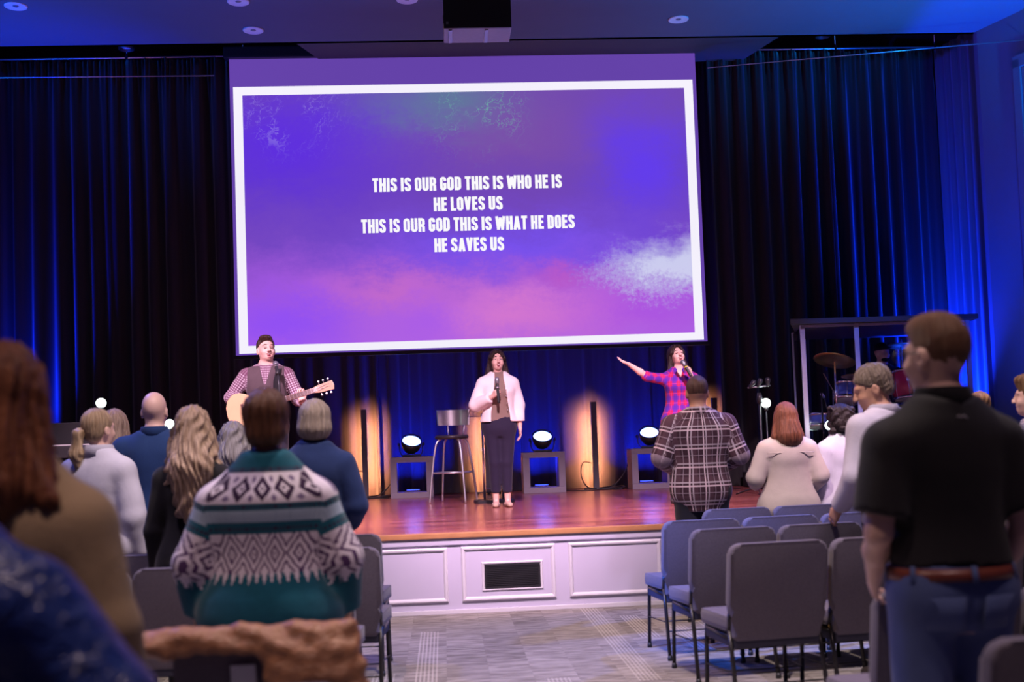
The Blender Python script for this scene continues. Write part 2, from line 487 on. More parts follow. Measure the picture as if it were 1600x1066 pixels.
def drape(name, p0, p1, z0, z1, seed, mat, label, pleat=0.17, amp=0.07):
    rng = random.Random(seed)
    p0 = Vector(p0); p1 = Vector(p1)
    L = (p1 - p0).length; t = (p1 - p0).normalized(); nrm = Vector((t.y, -t.x))
    nu = int(L / 0.014); zs = [0, .04, .12, .25, .4, .55, .7, .82, .9, .95, .975, 1.0]
    comps = [(rng.uniform(0.7, 1.5) / pleat, rng.uniform(0, 6.28), rng.uniform(0.4, 1.0), rng.uniform(-0.5, 0.5)) for _ in range(5)]
    fine = [(rng.uniform(2.2, 3.4) / pleat, rng.uniform(0, 6.28)) for _ in range(2)]
    V = []
    for s in zs:
        for i in range(nu + 1):
            u = L * i / nu
            a = 0.0
            for (k, ph, w, dr) in comps:
                a += w * sin(2 * pi * k * (u + dr * 0.10 * (1 - s)) * 0.62 + ph)
            a = math.tanh(a * 0.9)
            g = 0.55 + 0.45 * (1 - s)            # folds open towards the hem
            d = amp * g * a
            top = max(0.0, (s - 0.9) / 0.1)
            for (k, ph) in fine:
                d += amp * 0.25 * top * sin(2 * pi * k * u + ph)
            p = p0 + t * u + nrm * d
            V.append((p.x, p.y, z0 + (z1 - z0) * s))
    Fc = []
    w = nu + 1
    for r in range(len(zs) - 1):
        for i in range(nu):
            Fc.append((r * w + i, r * w + i + 1, (r + 1) * w + i + 1, (r + 1) * w + i))
    me = bpy.data.meshes.new(name); me.from_pydata(V, [], Fc)
    me.polygons.foreach_set('use_smooth', [True] * len(Fc)); me.update()
    o = link(name, me, None, mat)
    tag(o, label, 'curtain', 'black stage drapes')
    so = o.modifiers.new('thickness', 'SOLIDIFY'); so.thickness = 0.004
    return o
for (x0, x1, y, z1, sd, lb) in (
        (-9.2, -6.3, 15.34, 6.6, 40, 'black drape at the far left edge of the stage'),
        (-6.3, -4.3, 15.36, 6.6, 41, 'black drape with the bright blue lit folds at far left'),
        (-4.3, -2.45, 15.34, 6.6, 42, 'black drape between the left blue folds and the screen'),
        (-3.0, -0.9, 16.45, 6.9, 43, 'black drape behind the guitarist and the first amber lit pole'),
        (-0.9, 1.1, 16.48, 6.9, 44, 'black drape behind the bar stool under the screen'),
        (1.1, 3.0, 16.45, 6.9, 45, 'black drape behind the second amber lit pole'),
        (3.0, 4.6, 16.48, 6.9, 46, 'black drape behind the singer in the plaid shirt'),
        (3.75, 5.4, 15.34, 6.58, 47, 'black drape next to the right edge of the screen'),
        (5.4, 6.93, 15.36, 6.58, 48, 'black drape with blue lit folds above the drum enclosure')):
    drape('stage_drape', (x0, y), (x1, y), ST + 0.006, z1, sd, M['drape'], lb, 0.17, 0.045 if y > 16 else 0.10)
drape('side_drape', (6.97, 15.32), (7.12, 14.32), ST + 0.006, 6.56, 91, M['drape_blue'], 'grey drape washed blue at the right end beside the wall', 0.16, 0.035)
# ================================================================== projection screen
def glyphs(ch):
    """strokes of a condensed bold capital of height 1: (width, list of (polyline, closed))"""
    t = 0.19; h = t / 2
    def arc(cx, cy, r, a0, a1, n=7):
        return [(cx + r * cos(radians(a0 + (a1 - a0) * k / n)), cy + r * sin(radians(a0 + (a1 - a0) * k / n))) for k in range(n + 1)]
    w = {'T': .40, 'H': .45, 'I': t, 'W': .66, 'E': .37, 'L': .36, 'V': .46, 'A': .48, 'N': .48}.get(ch, .44)
    r = w / 2 - h
    c = w / 2
    S = []
    if ch == 'T': S = [[(0, 1 - h), (w, 1 - h)], [(c, 0), (c, 1 - h)]]
    elif ch == 'H': S = [[(h, 0), (h, 1)], [(w - h, 0), (w - h, 1)], [(h, .51), (w - h, .51)]]
    elif ch == 'I': S = [[(h, 0), (h, 1)]]
    elif ch == 'E': S = [[(h, 0), (h, 1)], [(h, 1 - h), (w, 1 - h)], [(h, .52), (w * .93, .52)], [(h, h), (w, h)]]
    elif ch == 'L': S = [[(h, 0), (h, 1)], [(h, h), (w, h)]]
    elif ch == 'N': S = [[(h, 0), (h, 1)], [(w - h, 0), (w - h, 1)], [(h, .98), (w - h, .02)]]
    elif ch == 'V': S = [[(h * .95, 1), (c, 0.03)], [(w - h * .95, 1), (c, 0.03)]]
    elif ch == 'A': S = [[(h * .95, 0), (c, .97)], [(w - h * .95, 0), (c, .97)], [(w * .25, .25), (w * .75, .25)]]
    elif ch == 'W': S = [[(h * .9, 1), (w * .28, .02)], [(w * .28, .02), (c, .9)], [(c, .9), (w * .72, .02)], [(w * .72, .02), (w - h * .9, 1)]]
    elif ch == 'U': S = [[(h, 1)] + arc(c, h + r, r, 180, 360, 12) + [(w - h, 1)]]
    elif ch == 'O': S = [arc(c, 1 - h - r, r, 0, 180, 12) + arc(c, h + r, r, 180, 360, 12) + [(w - h, 1 - h - r)]]
    elif ch == 'G': S = [[(w - h, .68)] + arc(c, 1 - h - r, r, 0, 180, 12) + arc(c, h + r, r, 180, 360, 12) + [(w - h, .50)], [(c, .45), (w, .45)]]
    elif ch == 'D': S = [[(h, 0), (h, 1)], [(h, 1 - h)] + arc(w - h - .14, 1 - h - .14, .14, 90, 0) + arc(w - h - .14, h + .14, .14, 0, -90) + [(h, h)]]
    elif ch == 'R': S = [[(h, 0), (h, 1)], [(h, 1 - h)] + arc(w - h - .13, 1 - h - .13, .13, 90, 0) + arc(w - h - .13, .47 + .13, .13, 0, -90) + [(h, .47)],
                         [(c, .46), (w - h, .36), (w - h, 0)]]
    elif ch == 'S': S = [[(w - h, .70)] + arc(c, 1 - h - r, r, 0, 180, 10) + [(h, .70), (h + .03, .60), (w - h - .03, .42), (w - h, .32)] + arc(c, h + r, r, 0, -180, 10) + [(h, .31)]]
    return w, S, t

def lyric_mesh(text, width, height, y, wt=0.012):
    b = B(); x = 0.0; quads = []
    for ch in text:
        if ch == ' ':
            x += 0.20; continue
        w, S, t = glyphs(ch)
        for pl_ in S:
            n = len(pl_)
            offs = []
            for i, (px, py) in enumerate(pl_):
                ax, ay = pl_[max(i - 1, 0)]; bx_, by_ = pl_[min(i + 1, n - 1)]
                d = Vector((bx_ - ax, by_ - ay)).normalized()
                offs.append((Vector((px, py)), Vector((-d.y, d.x)) * t / 2))
            for i in range(n - 1):
                (p, a), (q, c) = offs[i], offs[i + 1]
                quads.append([p + a, q + c, q - c, p - a])
        for q_ in quads[-0:]: pass
        glyph_quads.extend([[Vector((x, 0)) + v for v in q_] for q_ in quads]); quads.clear()
        x += w + 0.055
    L = x - 0.055
    for q in glyph_quads:
        vs = [b.bm.verts.new(((v.x / L - 0.5) * width, y, v.y * height)) for v in q]
        b.bm.faces.new(vs)
    return b
glyph_quads = []

SX0, SX1, SZ0, SZ1 = -2.592, 3.478, 2.606, 6.10          # projected slide
IX0, IX1, IZ0, IZ1 = SX0 + 0.118, SX1 - 0.118, SZ0 + 0.10, SZ1 - 0.112
def slide_material():
    n = NT('projected_slide')
    s = n.sep(n.obj())
    u = n.math('DIVIDE', n.math('SUBTRACT', s[0], IX0), IX1 - IX0)
    v = n.math('DIVIDE', n.math('SUBTRACT', s[2], IZ0), IZ1 - IZ0)
    p = n.comb(n.math('MULTIPLY', u, 1.78), v, 0.0)
    n1 = n.math('SUBTRACT', n.noise(p, 1.6, 5.0, 0.6), 0.5)
    n2 = n.math('SUBTRACT', n.noise(n.scale(p, (1, 1.7, 1)), 4.2, 6.0, 0.65), 0.5)
    grit = n.math('SUBTRACT', n.noise(p, 55.0, 3.0, 0.7), 0.5)
    uu = n.math('ADD', u, n.math('ADD', n.math('MULTIPLY', n1, 0.22), n.math('MULTIPLY', grit, 0.05)))
    vv = n.math('ADD', v, n.math('ADD', n.math('MULTIPLY', n2, 0.26), n.math('MULTIPLY', grit, 0.05)))
    col = n.ramp(vv, [(0.0, lin((172, 96, 226))), (0.22, lin((160, 88, 214))), (0.42, lin((118, 72, 190))), (0.7, lin((104, 66, 182))), (1.0, lin((112, 72, 176)))])
    def blob(col, u0, v0, su, sv, c, k, gain=1.0):
        a = n.math('POWER', n.math('DIVIDE', n.math('SUBTRACT', uu, u0), su), 2.0)
        b = n.math('POWER', n.math('DIVIDE', n.math('SUBTRACT', vv, v0), sv), 2.0)
        g = n.math('EXPONENT', n.math('MULTIPLY', n.math('ADD', a, b), -1.0))
        return n.mix(n.math('MULTIPLY', g, k, clamp=True), col, lin(c))
    col = blob(col, 0.12, 0.80, 0.26, 0.24, (92, 44, 226), 0.95)
    col = blob(col, 0.60, 0.82, 0.30, 0.20, (126, 78, 168), 0.8)
    col = blob(col, 0.44, 0.97, 0.16, 0.12, (92, 128, 150), 0.75)
    col = blob(col, 0.90, 0.68, 0.10, 0.22, (98, 60, 240), 0.9)
    col = blob(col, 0.58, 0.36, 0.30, 0.12, (116, 82, 246), 0.75)
    col = blob(col, 0.60, 0.10, 0.26, 0.11, (214, 120, 206), 0.95)
    col = blob(col, 0.30, 0.20, 0.16, 0.08, (204, 110, 196), 0.75)
    col = blob(col, 0.70, 0.25, 0.07, 0.05, (196, 88, 190), 0.6)
    col = blob(col, 0.06, 0.08, 0.16, 0.14, (142, 78, 246), 0.85)
    col = blob(col, 0.40, 0.08, 0.10, 0.10, (156, 84, 240), 0.6)
    col = blob(col, 0.88, 0.10, 0.16, 0.10, (170, 82, 226), 0.8)
    # pale cloud with a gritty rim at the lower right
    a = n.math('POWER', n.math('DIVIDE', n.math('SUBTRACT', uu, 0.97), 0.21), 2.0)
    b = n.math('POWER', n.math('DIVIDE', n.math('SUBTRACT', vv, 0.27), 0.13), 2.0)
    g = n.math('EXPONENT', n.math('MULTIPLY', n.math('ADD', a, b), -1.0))
    g = n.math('ADD', g, n.math('MULTIPLY', grit, 0.5))
    col = n.mix(n.math('MULTIPLY', n.step(g, 0.22, 0.75), 0.7), col, lin((190, 190, 232)))
    col = n.mix(n.math('MULTIPLY', n.step(g, 0.62, 0.95), 0.6), col, lin((218, 224, 246)))
    # fine crackle lines top left and top centre
    vo = n.node('ShaderNodeTexVoronoi', feature='DISTANCE_TO_EDGE')
    n.put(vo.inputs['Vector'], n.comb(n.math('ADD', n.math('MULTIPLY', u, 1.78), n.math('MULTIPLY', n2, 0.2)), vv, 0.0)); vo.inputs['Scale'].default_value = 26.0
    line = n.math('SUBTRACT', 1.0, n.step(vo.outputs['Distance'], 0.0, 0.045))
    def mask(u0, v0, su, sv):
        a = n.math('POWER', n.math('DIVIDE', n.math('SUBTRACT', u, u0), su), 2.0)
        b = n.math('POWER', n.math('DIVIDE', n.math('SUBTRACT', v, v0), sv), 2.0)
        return n.math('EXPONENT', n.math('MULTIPLY', n.math('ADD', a, b), -1.0))
    patch = n.step(n.noise(p, 7.0, 2.0), 0.42, 0.6)
    col = n.mix(n.math('MULTIPLY', n.math('MULTIPLY', line, patch), n.math('MULTIPLY', mask(0.10, 0.93, 0.09, 0.12), 0.85)), col, lin((170, 150, 235)))
    col = n.mix(n.math('MULTIPLY', n.math('MULTIPLY', line, patch), n.math('MULTIPLY', mask(0.53, 0.92, 0.09, 0.12), 0.8)), col, lin((110, 190, 165)))
    em = n.node('ShaderNodeEmission'); n.put(em.inputs[0], col); em.inputs[1].default_value = 1.0
    n.t.links.new(em.outputs[0], n.out.inputs[0])
    return n.m
def emis(name, c, k=1.0):
    n = NT(name)
    f = n.noise(n.obj(), 0.5, 2.0)
    col = n.mix(f, tuple(v * 0.94 for v in c[:3]), tuple(v * 1.06 for v in c[:3]))
    em = n.node('ShaderNodeEmission'); n.put(em.inputs[0], col); em.inputs[1].default_value = k
    n.t.links.new(em.outputs[0], n.out.inputs[0])
    return n.m
scr = thing('projection_screen', 'large hanging projection screen showing white song lyrics on a violet slide', 'screen', (0.45, 15.0, 2.58))
SO = Vector((0.45, 15.0, 2.58))
def sbox(lo, hi, name, mat, bev=0.0):
    return B().box(tuple(Vector(lo)), tuple(Vector(hi)), bev).add(name, mat, scr, tuple(-SO))
sbox((-2.635, 15.0, 2.585), (3.525, 15.012, 6.47), 'fabric', emis('screen_spill_glow', lin((100, 66, 168))))  # lavender spill light on the bare fabric, put in as emission
sbox((-2.665, 14.995, 2.535), (3.555, 15.022, 2.585), 'weight_bar', M['black_metal'], 0.006)
sbox((-2.70, 14.93, 6.47), (3.60, 15.09, 6.62), 'housing', M['black_metal'], 0.02)
brd = B()
for (lo, hi) in (((SX0, SZ0), (SX1, IZ0)), ((SX0, IZ1), (SX1, SZ1)), ((SX0, IZ0), (IX0, IZ1)), ((IX1, IZ0), (SX1, IZ1))):
    vs = [brd.bm.verts.new((x, 14.997, z)) for x, z in ((lo[0], lo[1]), (hi[0], lo[1]), (hi[0], hi[1]), (lo[0], hi[1]))]
    brd.bm.faces.new(vs)
bmesh.ops.remove_doubles(brd.bm, verts=brd.bm.verts[:], dist=0.001)
brd.add('slide_border', emis('slide_border_light', lin((244, 240, 252))), scr, tuple(-SO))
pic = B(); pic.bm.faces.new([pic.bm.verts.new((x, 14.996, z)) for x, z in ((IX0, IZ0), (IX1, IZ0), (IX1, IZ1), (IX0, IZ1))])
pic.add('slide_picture', slide_material(), scr, tuple(-SO))
# the slide material reads coordinates of its own object, so the offset object keeps world numbers
M['lyric'] = emis('lyric_light', lin((250, 248, 252)))
for txt, xc, zb, wd in (('THIS IS OUR GOD THIS IS WHO HE IS', 0.425, 4.675, 2.49), ('HE LOVES US', 0.425, 4.402, 0.905),
                        ('THIS IS OUR GOD THIS IS WHAT HE DOES', 0.42, 4.134, 2.80), ('HE SAVES US', 0.42, 3.862, 0.915)):
    glyph_quads = []
    lyric_mesh(txt, wd, 0.182, 14.99).add('lyric_line', M['lyric'], scr, tuple(Vector((xc, 0, zb)) - SO))

# ================================================================== ceiling projector
pj = thing('projector', 'boxy ceiling projector hanging at the top centre of the hall', 'projector', (0.40, 9.5, 4.83))
M['pale_case'] = plain('pale_case', (0.26, 0.28, 0.36), 0.5)
B().box((-0.285, 0.012, 0.0), (0.285, 0.36, 0.30), 0.008).add('case', M['pale_case'], pj)
B().box((-0.285, 0.0, 0.002), (0.285, 0.012, 0.30), 0.004).add('rear_panel', M['black_plastic'], pj)
for x in (-0.245, 0.06): B().box((x, 0.03, -0.008), (x + 0.03, 0.34, 0.001), 0.003).add('foot_rail', M['grey_metal'], pj)
B().box((-0.290, 0.03, 0.055), (-0.284, 0.33, 0.125), 0.002).add('side_vent', M['black_plastic'], pj)
B().box((-0.265, -0.002, 0.035), (-0.245, 0.001, 0.058)).add('badge', M['grey_metal'], pj)
B().tube([(0.0, 0.18, 0.28), (0.0, 0.18, 1.57)], 0.03, 16).add('mount_pole', M['black_metal'], pj)
B().lathe([(0.06, 0.10), (0.075, 0.14), (0.055, 0.16)], 20, Matrix.Translation((0.1, 0.26, 0.15)) @ Matrix.Rotation(radians(-90), 4, 'X')).add('lens', M['black_plastic'], pj)

# ================================================================== plinths with wash lamps
M['plinth'] = plain('grey_painted_wood', (0.20, 0.17, 0.21), 0.6, var=0.08, scale=14)
M['lamp_face'] = glow('lamp_face_light', (0.13, 0.20, 1.0), 16.0)
PX = [(-0.44, 'left', 0.0, 12), (1.342, 'middle', 0.0, 0), (2.815, 'right', 0.0, -8)]
pl_proto = None; par_proto = None
pl_labels = ['grey open frame plinth between the first amber pole and the bar stool',
             'grey open frame plinth right of the woman in the white jacket',
             'grey open frame plinth beside the singer in the plaid shirt']
lamp_labels = ['glowing blue-white stage lamp on the plinth left of the bar stool',
               'glowing blue-white stage lamp on the plinth right of the white jacket woman',
               'glowing blue-white stage lamp on the plinth beside the plaid singer']
for i, (x, nm, yo, rz) in enumerate(PX):
    if pl_proto is None:
        p = thing('plinth', pl_labels[0], 'plinth', (x, 15.7, ST), 0, 'open frame plinths')
        w2, d2, hh, t_ = 0.285, 0.2, 0.55, 0.075
        B().box((-w2, -d2, hh - t_), (w2, d2, hh), 0.006).add('top_board', M['plinth'], p)
        B().box((-w2, -d2, 0.0), (w2, d2, t_), 0.006).add('bottom_board', M['plinth'], p)
        B().box((-w2, -d2, t_), (-w2 + 0.09, d2, hh - t_), 0.004).add('side_board', M['plinth'], p)
        B().box((w2 - 0.09, -d2, t_), (w2, d2, hh - t_), 0.004).add('side_board', M['plinth'], p)
        pl_proto = p
    else:
        p = dup(pl_proto, (x, 15.7, ST), radians(0), pl_labels[i])
    # lamp: round can tilted up, in a yoke
    q = thing('stage_lamp', lamp_labels[i], 'lamp', (x, 15.66, ST + 0.552), radians(rz), 'wash lamps on plinths')
    tilt = Matrix.Translation((0, -0.02, 0.18)) @ Matrix.Rotation(radians(37), 4, 'X')
    B().lathe([(0.05, -0.125), (0.085, -0.118), (0.112, -0.08), (0.135, -0.02), (0.14, 0.055), (0.128, 0.055), (0.124, 0.03)], 28, tilt).add('can', M['black_metal'], q)
    B().lathe([(0.0, 0.045), (0.06, 0.043), (0.122, 0.034), (0.124, 0.028)], 28, tilt).add('lens', M['lamp_face'], q)
    B().tube([(-0.155, 0, 0.165), (-0.16, 0, 0.09), (-0.13, 0, 0.02), (0.13, 0, 0.02), (0.16, 0, 0.09), (0.155, 0, 0.165)], 0.009, 8).add('yoke', M['black_metal'], q)
    B().box((-0.12, -0.05, 0.0), (0.12, 0.05, 0.022), 0.005).add('base_plate', M['black_metal'], q)
    for sx in (-1, 1):
        B().lathe([(0.02, 0.0), (0.024, 0.01), (0.02, 0.03)], 12, Matrix.Translation((sx * 0.155, 0, 0.165)) @ Matrix.Rotation(radians(90 * sx), 4, 'Y')).add('knob', M['black_plastic'], q)
    dr = Matrix.Rotation(radians(rz), 3, 'Z') @ Vector((0, -sin(radians(37)), cos(radians(37))))
    L = Vector((x, 15.66, ST + 0.717)) + dr * 0.10
    spot('stage_lamp_beam', L, L + dr, 110, (0.12, 0.25, 1.0), 80, 0.5, 0.10)
    # small unseen uplight added behind the plinth to turn the drape blue
    u = thing('floor_uplight', ['small added floor uplight behind the left plinth', 'small added floor uplight behind the middle plinth',
                                'small added floor uplight behind the right plinth'][i], 'lamp', (x, 16.02, ST), 0, 'floor uplights')
    B().box((-0.10, -0.05, 0.0), (0.10, 0.05, 0.09), 0.008).add('body', M['black_metal'], u)
    B().box((-0.085, -0.035, 0.09), (0.085, 0.035, 0.094)).add('lens', glow('added_led_lens', (0.02, 0.05, 1.0), 6.0), u)
    area('added_uplight_beam', (x, 16.02, ST + 0.11), (x, 16.30, ST + 1.5), 50, (0.004, 0.02, 1.0), 0.17, 0.07, 130)

# ================================================================== amber light poles
pole_x = [(-1.082, 'tall black light pole with amber glow left of the bar stool'), (0.60, 'tall black light pole hidden behind the woman in white jacket'),
          (2.09, 'tall black light pole with amber glow left of the plaid singer'), (3.79, 'tall black light pole behind the man in the plaid shirt')]
M['amber_led'] = glow('amber_led', (1.0, 0.42, 0.10), 5.0)
pp = None
for x, lb in pole_x:
    if pp is None:
        pp = thing('light_pole', lb, 'light pole', (x, 15.9, ST), 0, 'amber light poles')
        B().box((-0.038, -0.03, 0.03), (0.038, 0.03, 1.22), 0.004).add('housing', plain('dark_grey_paint', (0.07, 0.06, 0.075), 0.5), pp)
        B().box((-0.022, 0.030, 0.10), (0.022, 0.033, 1.19)).add('led_strip', M['amber_led'], pp)
        B().box((-0.17, -0.025, 0.012), (0.17, 0.025, 0.032), 0.005).add('foot_bar', M['black_metal'], pp)
        B().box((-0.02, -0.15, 0.012), (0.02, 0.15, 0.03), 0.005).add('foot_bar', M['black_metal'], pp)
        for fx, fy in ((-0.15, 0), (0.15, 0), (0, -0.13), (0, 0.13)):
            B().lathe([(0.02, 0.0), (0.022, 0.006), (0.018, 0.014)], 12, Matrix.Translation((fx, fy, 0))).add('foot', M['black_plastic'], pp)
    else:
        dup(pp, (x, 15.9, ST), 0, lb)
    area('pole_beam', (x, 15.945, ST + 0.58), (x, 17.0, ST + 0.60), 62, (1.0, 0.36, 0.15), 0.05, 1.0, 72)

# cables on the stage floor near each pole
M['cable'] = plain('black_cable', (0.015, 0.015, 0.016), 0.5)
def cable(pts, name, label, r=0.008):
    out = []
    P = [Vector(p) for p in pts]
    for i in range(len(P) - 1):
        a = P[max(i - 1, 0)]; b = P[i]; c = P[i + 1]; d = P[min(i + 2, len(P) - 1)]
        for k in range(6):
            t = k / 6
            out.append(0.5 * ((2 * b) + (c - a) * t + (2 * a - 5 * b + 4 * c - d) * t * t + (3 * b - a - 3 * c + d) * t ** 3))
    out.append(P[-1])
    return tag(B().tube(out, r, 6).add(name, M['cable']), label, 'cable')
z0 = ST + 0.009
for x, s, lb in ((-1.08, 1, 'left of the bar stool'), (2.09, 1, 'left of the plaid singer')):
    cable([(x + 0.06, 15.86, z0 + 0.02), (x + 0.22, 15.7, z0 + 0.06), (x + 0.40, 15.80, z0 + 0.25), (x + 0.52, 15.92, z0 + 0.5), (x + 0.6, 15.94, ST + 0.58)],
          'lamp_cable', 'black cable rising from the light pole to the plinth lamp ' + lb)
    cable([(x - 0.04, 15.96, z0 + 0.36), (x - 0.16, 15.98, z0 + 0.37), (x - 0.2, 15.96, z0 + 0.2), (x - 0.12, 15.86, z0 + 0.03), (x + 0.1, 15.74, z0), (x + 0.32, 15.66, z0), (x + 0.2, 15.6, z0), (x + 0.34, 15.82, z0 + 0.01)],
          'power_cable', 'black looped power cable at the foot of the light pole ' + lb)
    cable([(x - 0.42, 15.9, z0), (x - 0.3, 15.7, z0), (x - 0.1, 15.66, z0 + 0.001), (x + 0.14, 15.62, z0 + 0.016), (x + 0.36, 15.75, z0 + 0.02), (x + 0.36, 15.98, z0 + 0.03), (x + 0.15, 16.02, z0)],
          'floor_cable', 'black cable lying on the stage floor round the light pole ' + lb)

# ================================================================== bar stool
t = thing('bar_stool', 'tall steel bar stool with curved backrest and dark round seat on stage', 'stool', (0.10, 13.95, ST), radians(-20))
def bent(pts, n=8):
    P = [Vector(p) for p in pts]; out = []
    for i in range(len(P) - 1):
        a = P[max(i - 1, 0)]; b = P[i]; c = P[i + 1]; d = P[min(i + 2, len(P) - 1)]
        for k in range(n):
            s = k / n
            out.append(0.5 * ((2 * b) + (c - a) * s + (2 * a - 5 * b + 4 * c - d) * s * s + (3 * b - a - 3 * c + d) * s ** 3))
    return out + [P[-1]]
for sx, sy in ((-1, -1), (1, -1), (-1, 1), (1, 1)):
    B().tube(bent([(sx * 0.10, sy * 0.10, 0.765), (sx * 0.15, sy * 0.145, 0.70), (sx * 0.19, sy * 0.185, 0.40), (sx * 0.225, sy * 0.22, 0.0)]), 0.013, 10).add('leg', M['steel'], t)
B().lathe([(0.0, 0.762), (0.19, 0.765), (0.205, 0.78), (0.205, 0.795), (0.19, 0.81), (0.0, 0.80)], 32).add('seat', plain('dark_seat_pad', (0.03, 0.025, 0.03), 0.4), t)
ring = [(0.272 * cos(a), 0.272 * sin(a), 0.36) for a in [2 * pi * k / 32 for k in range(33)]]
B().tube([(-0.192, -0.188, 0.36), (0.192, -0.188, 0.36), (0.192, 0.188, 0.36), (-0.192, 0.188, 0.36), (-0.192, -0.188, 0.36)], 0.011, 8).add('foot_ring', M['steel'], t)
bk = B(); n_ = 16
for z, rr in ((0.93, 0.2), (1.12, 0.21)):
    for k in range(n_ + 1):
        a = radians(20 + 140 * k / n_)
        for r2 in (rr, rr + 0.018): bk.bm.verts.new((r2 * cos(a), r2 * sin(a), z))
bk.bm.verts.ensure_lookup_table(); V = bk.bm.verts; m_ = 2 * (n_ + 1)
for k in range(n_):
    i = 2 * k
    for q in ((i, i + 2, m_ + i + 2, m_ + i), (i + 1, m_ + i + 1, m_ + i + 3, i + 3), (i, i + 1, i + 3, i + 2), (m_ + i, m_ + i + 2, m_ + i + 3, m_ + i + 1)):
        bk.bm.faces.new([V[j] for j in q])
for i in (0, 2 * n_): bk.bm.faces.new([V[j] for j in (i, i + 1, m_ + i + 1, m_ + i)])
bk.add('backrest', M['steel'], t, smooth=True)
for a in (58, 122):
    B().tube([(0.17 * cos(radians(a)), 0.17 * sin(radians(a)), 0.79), (0.215 * cos(radians(a)), 0.215 * sin(radians(a)), 0.96)], 0.010, 8).add('back_post', M['steel'], t)

# ================================================================== chrome lectern behind the singer
t = thing('lectern', 'chrome tube lectern with clear panel behind the woman in white jacket', 'lectern', (0.57, 13.6, ST), radians(4))
g = NT('clear_acrylic'); g.b.inputs['Transmission Weight'].default_value = 1.0; g.b.inputs['IOR'].default_value = 1.2
M['acrylic'] = g.done(g.mix(g.noise(g.obj(), 3.0), (0.93, 0.94, 0.98), (0.98, 0.98, 1.0)), 0.02)
for x in (-0.11, 0.11): B().tube([(x, 0, 0.03), (x, 0, 1.05)], 0.014, 12).add('post', M['chrome'], t)
B().tube([(-0.11, 0, 0.16), (0.11, 0, 0.16)], 0.010, 8).add('crossbar', M['chrome'], t)
B().prism(rrect(0.46, 0.32, 0.05), 0.0, 0.035, None, 0.006).add('base', M['black_metal'], t)
top_m = Matrix.Translation((0, 0, 1.06)) @ Matrix.Rotation(radians(-14), 4, 'X')
B().prism(rrect(0.52, 0.36, 0.02), 0.0, 0.012, top_m).add('reading_shelf', M['acrylic'], t)
B().tube([top_m @ Vector(p) for p in ((-0.26, -0.18, 0.006), (0.26, -0.18, 0.006), (0.26, 0.18, 0.006), (-0.26, 0.18, 0.006), (-0.26, -0.18, 0.006))], 0.007, 8).add('shelf_rim', M['chrome'], t)

# ================================================================== globe lamps on stands
M['globe'] = glow('globe_light', (0.86, 1.0, 0.93), 3.2)
for i, (x, y, z, lb) in enumerate(((3.70, 13.0, 1.688, 'small white glowing globe lamp left of the drum enclosure'),
                                   (4.28, 12.55, 1.405, 'small white glowing globe lamp in front of the drum enclosure'),
                                   (-3.77, 13.0, 1.94, 'small white glowing globe lamp above the blonde ponytail at left'),
                                   (-3.028, 13.0, 1.68, 'small white glowing globe lamp beside the bald man\'s head'))):
    t = thing('globe_lamp', lb, 'lamp', (x, y, ST), 0, 'globe lamps on stands')
    h = z - ST
    B().sphere((0, 0, h), 0.056, 20).add('globe', M['globe'], t, smooth=True)
    B().lathe([(0.022, h - 0.085), (0.026, h - 0.05), (0.02, h - 0.045)], 14).add('socket', M['black_plastic'], t)
    B().tube([(0, 0, 0.02), (0, 0, h - 0.08)], 0.010, 10).add('pole', M['black_metal'], t)
    B().lathe([(0.13, 0.0), (0.13, 0.012), (0.03, 0.025), (0.012, 0.04)], 24).add('base', M['black_metal'], t)
    d = bpy.data.lights.new('globe_lamp_light', 'POINT'); d.energy = 3; d.color = (0.86, 1.0, 0.93); d.shadow_soft_size = 0.055
    o = bpy.data.objects.new('globe_lamp_light', d); COL.objects.link(o); o.location = (x, y, z + 0.0); o.location.y -= 0.13

# ================================================================== microphone stand with a clip near the drums
t = thing('microphone_stand', 'dark microphone stand with clipped pair of mics left of the drum enclosure', 'mic stand', (3.60, 12.9, ST))
B().tube([(0, 0, 0.02), (0, 0, 1.16)], 0.014, 10).add('pole', M['black_metal'], t)
B().lathe([(0.028, 1.04), (0.034, 1.1), (0.022, 1.16)], 14).add('clutch', M['black_metal'], t)
for k in range(3):
    a = radians(30 + 120 * k)
    B().tube([(0, 0, 0.12), (0.32 * cos(a), 0.32 * sin(a), 0.015)], 0.009, 8).add('leg', M['black_metal'], t)
B().tube([(-0.13, 0, 1.22), (0.13, 0, 1.24)], 0.01, 8).add('bar', M['grey_metal'], t)
for x in (-0.12, -0.02, 0.1):
    B().lathe([(0.0, 0.0), (0.02, 0.01), (0.024, 0.05), (0.03, 0.07), (0.028, 0.1), (0.0, 0.115)], 14, Matrix.Translation((x, -0.02, 1.22)) @ Matrix.Rotation(radians(20 - 200 * x), 4, 'Y')).add('microphone_clip', M['black_metal'], t)

# ================================================================== drum riser, enclosure and kit
RZ = ST + 0.20
tag(B().box((3.95, 12.7, ST), (6.7, 15.15, RZ), 0.01).add('drum_riser', plain('riser_carpet', (0.03, 0.03, 0.035), 0.9)), 'low black drum riser at the right of the stage', 'riser')
t = thing('drum_enclosure', 'clear acrylic drum shield with chrome posts and dark padded roof', 'drum shield', (5.0, 13.8, RZ))
EO = Vector((5.0, 13.8, RZ)); ZT = 2.555
EX = [4.10, 4.725, 5.38, 6.02]; EY0 = 12.8
M['post'] = plain('satin_post', (0.34, 0.33, 0.40), 0.4, 0.4)
def ebox(lo, hi, name, mat, bev=0.0): return B().box(Vector(lo) - EO, Vector(hi) - EO, bev).add(name, mat, t)
for a, b in zip(EX[:-1], EX[1:]): ebox((a + 0.02, EY0 - 0.004, RZ + 0.01), (b - 0.02, EY0 + 0.004, ZT - 0.02), 'clear_panel', M['acrylic'])
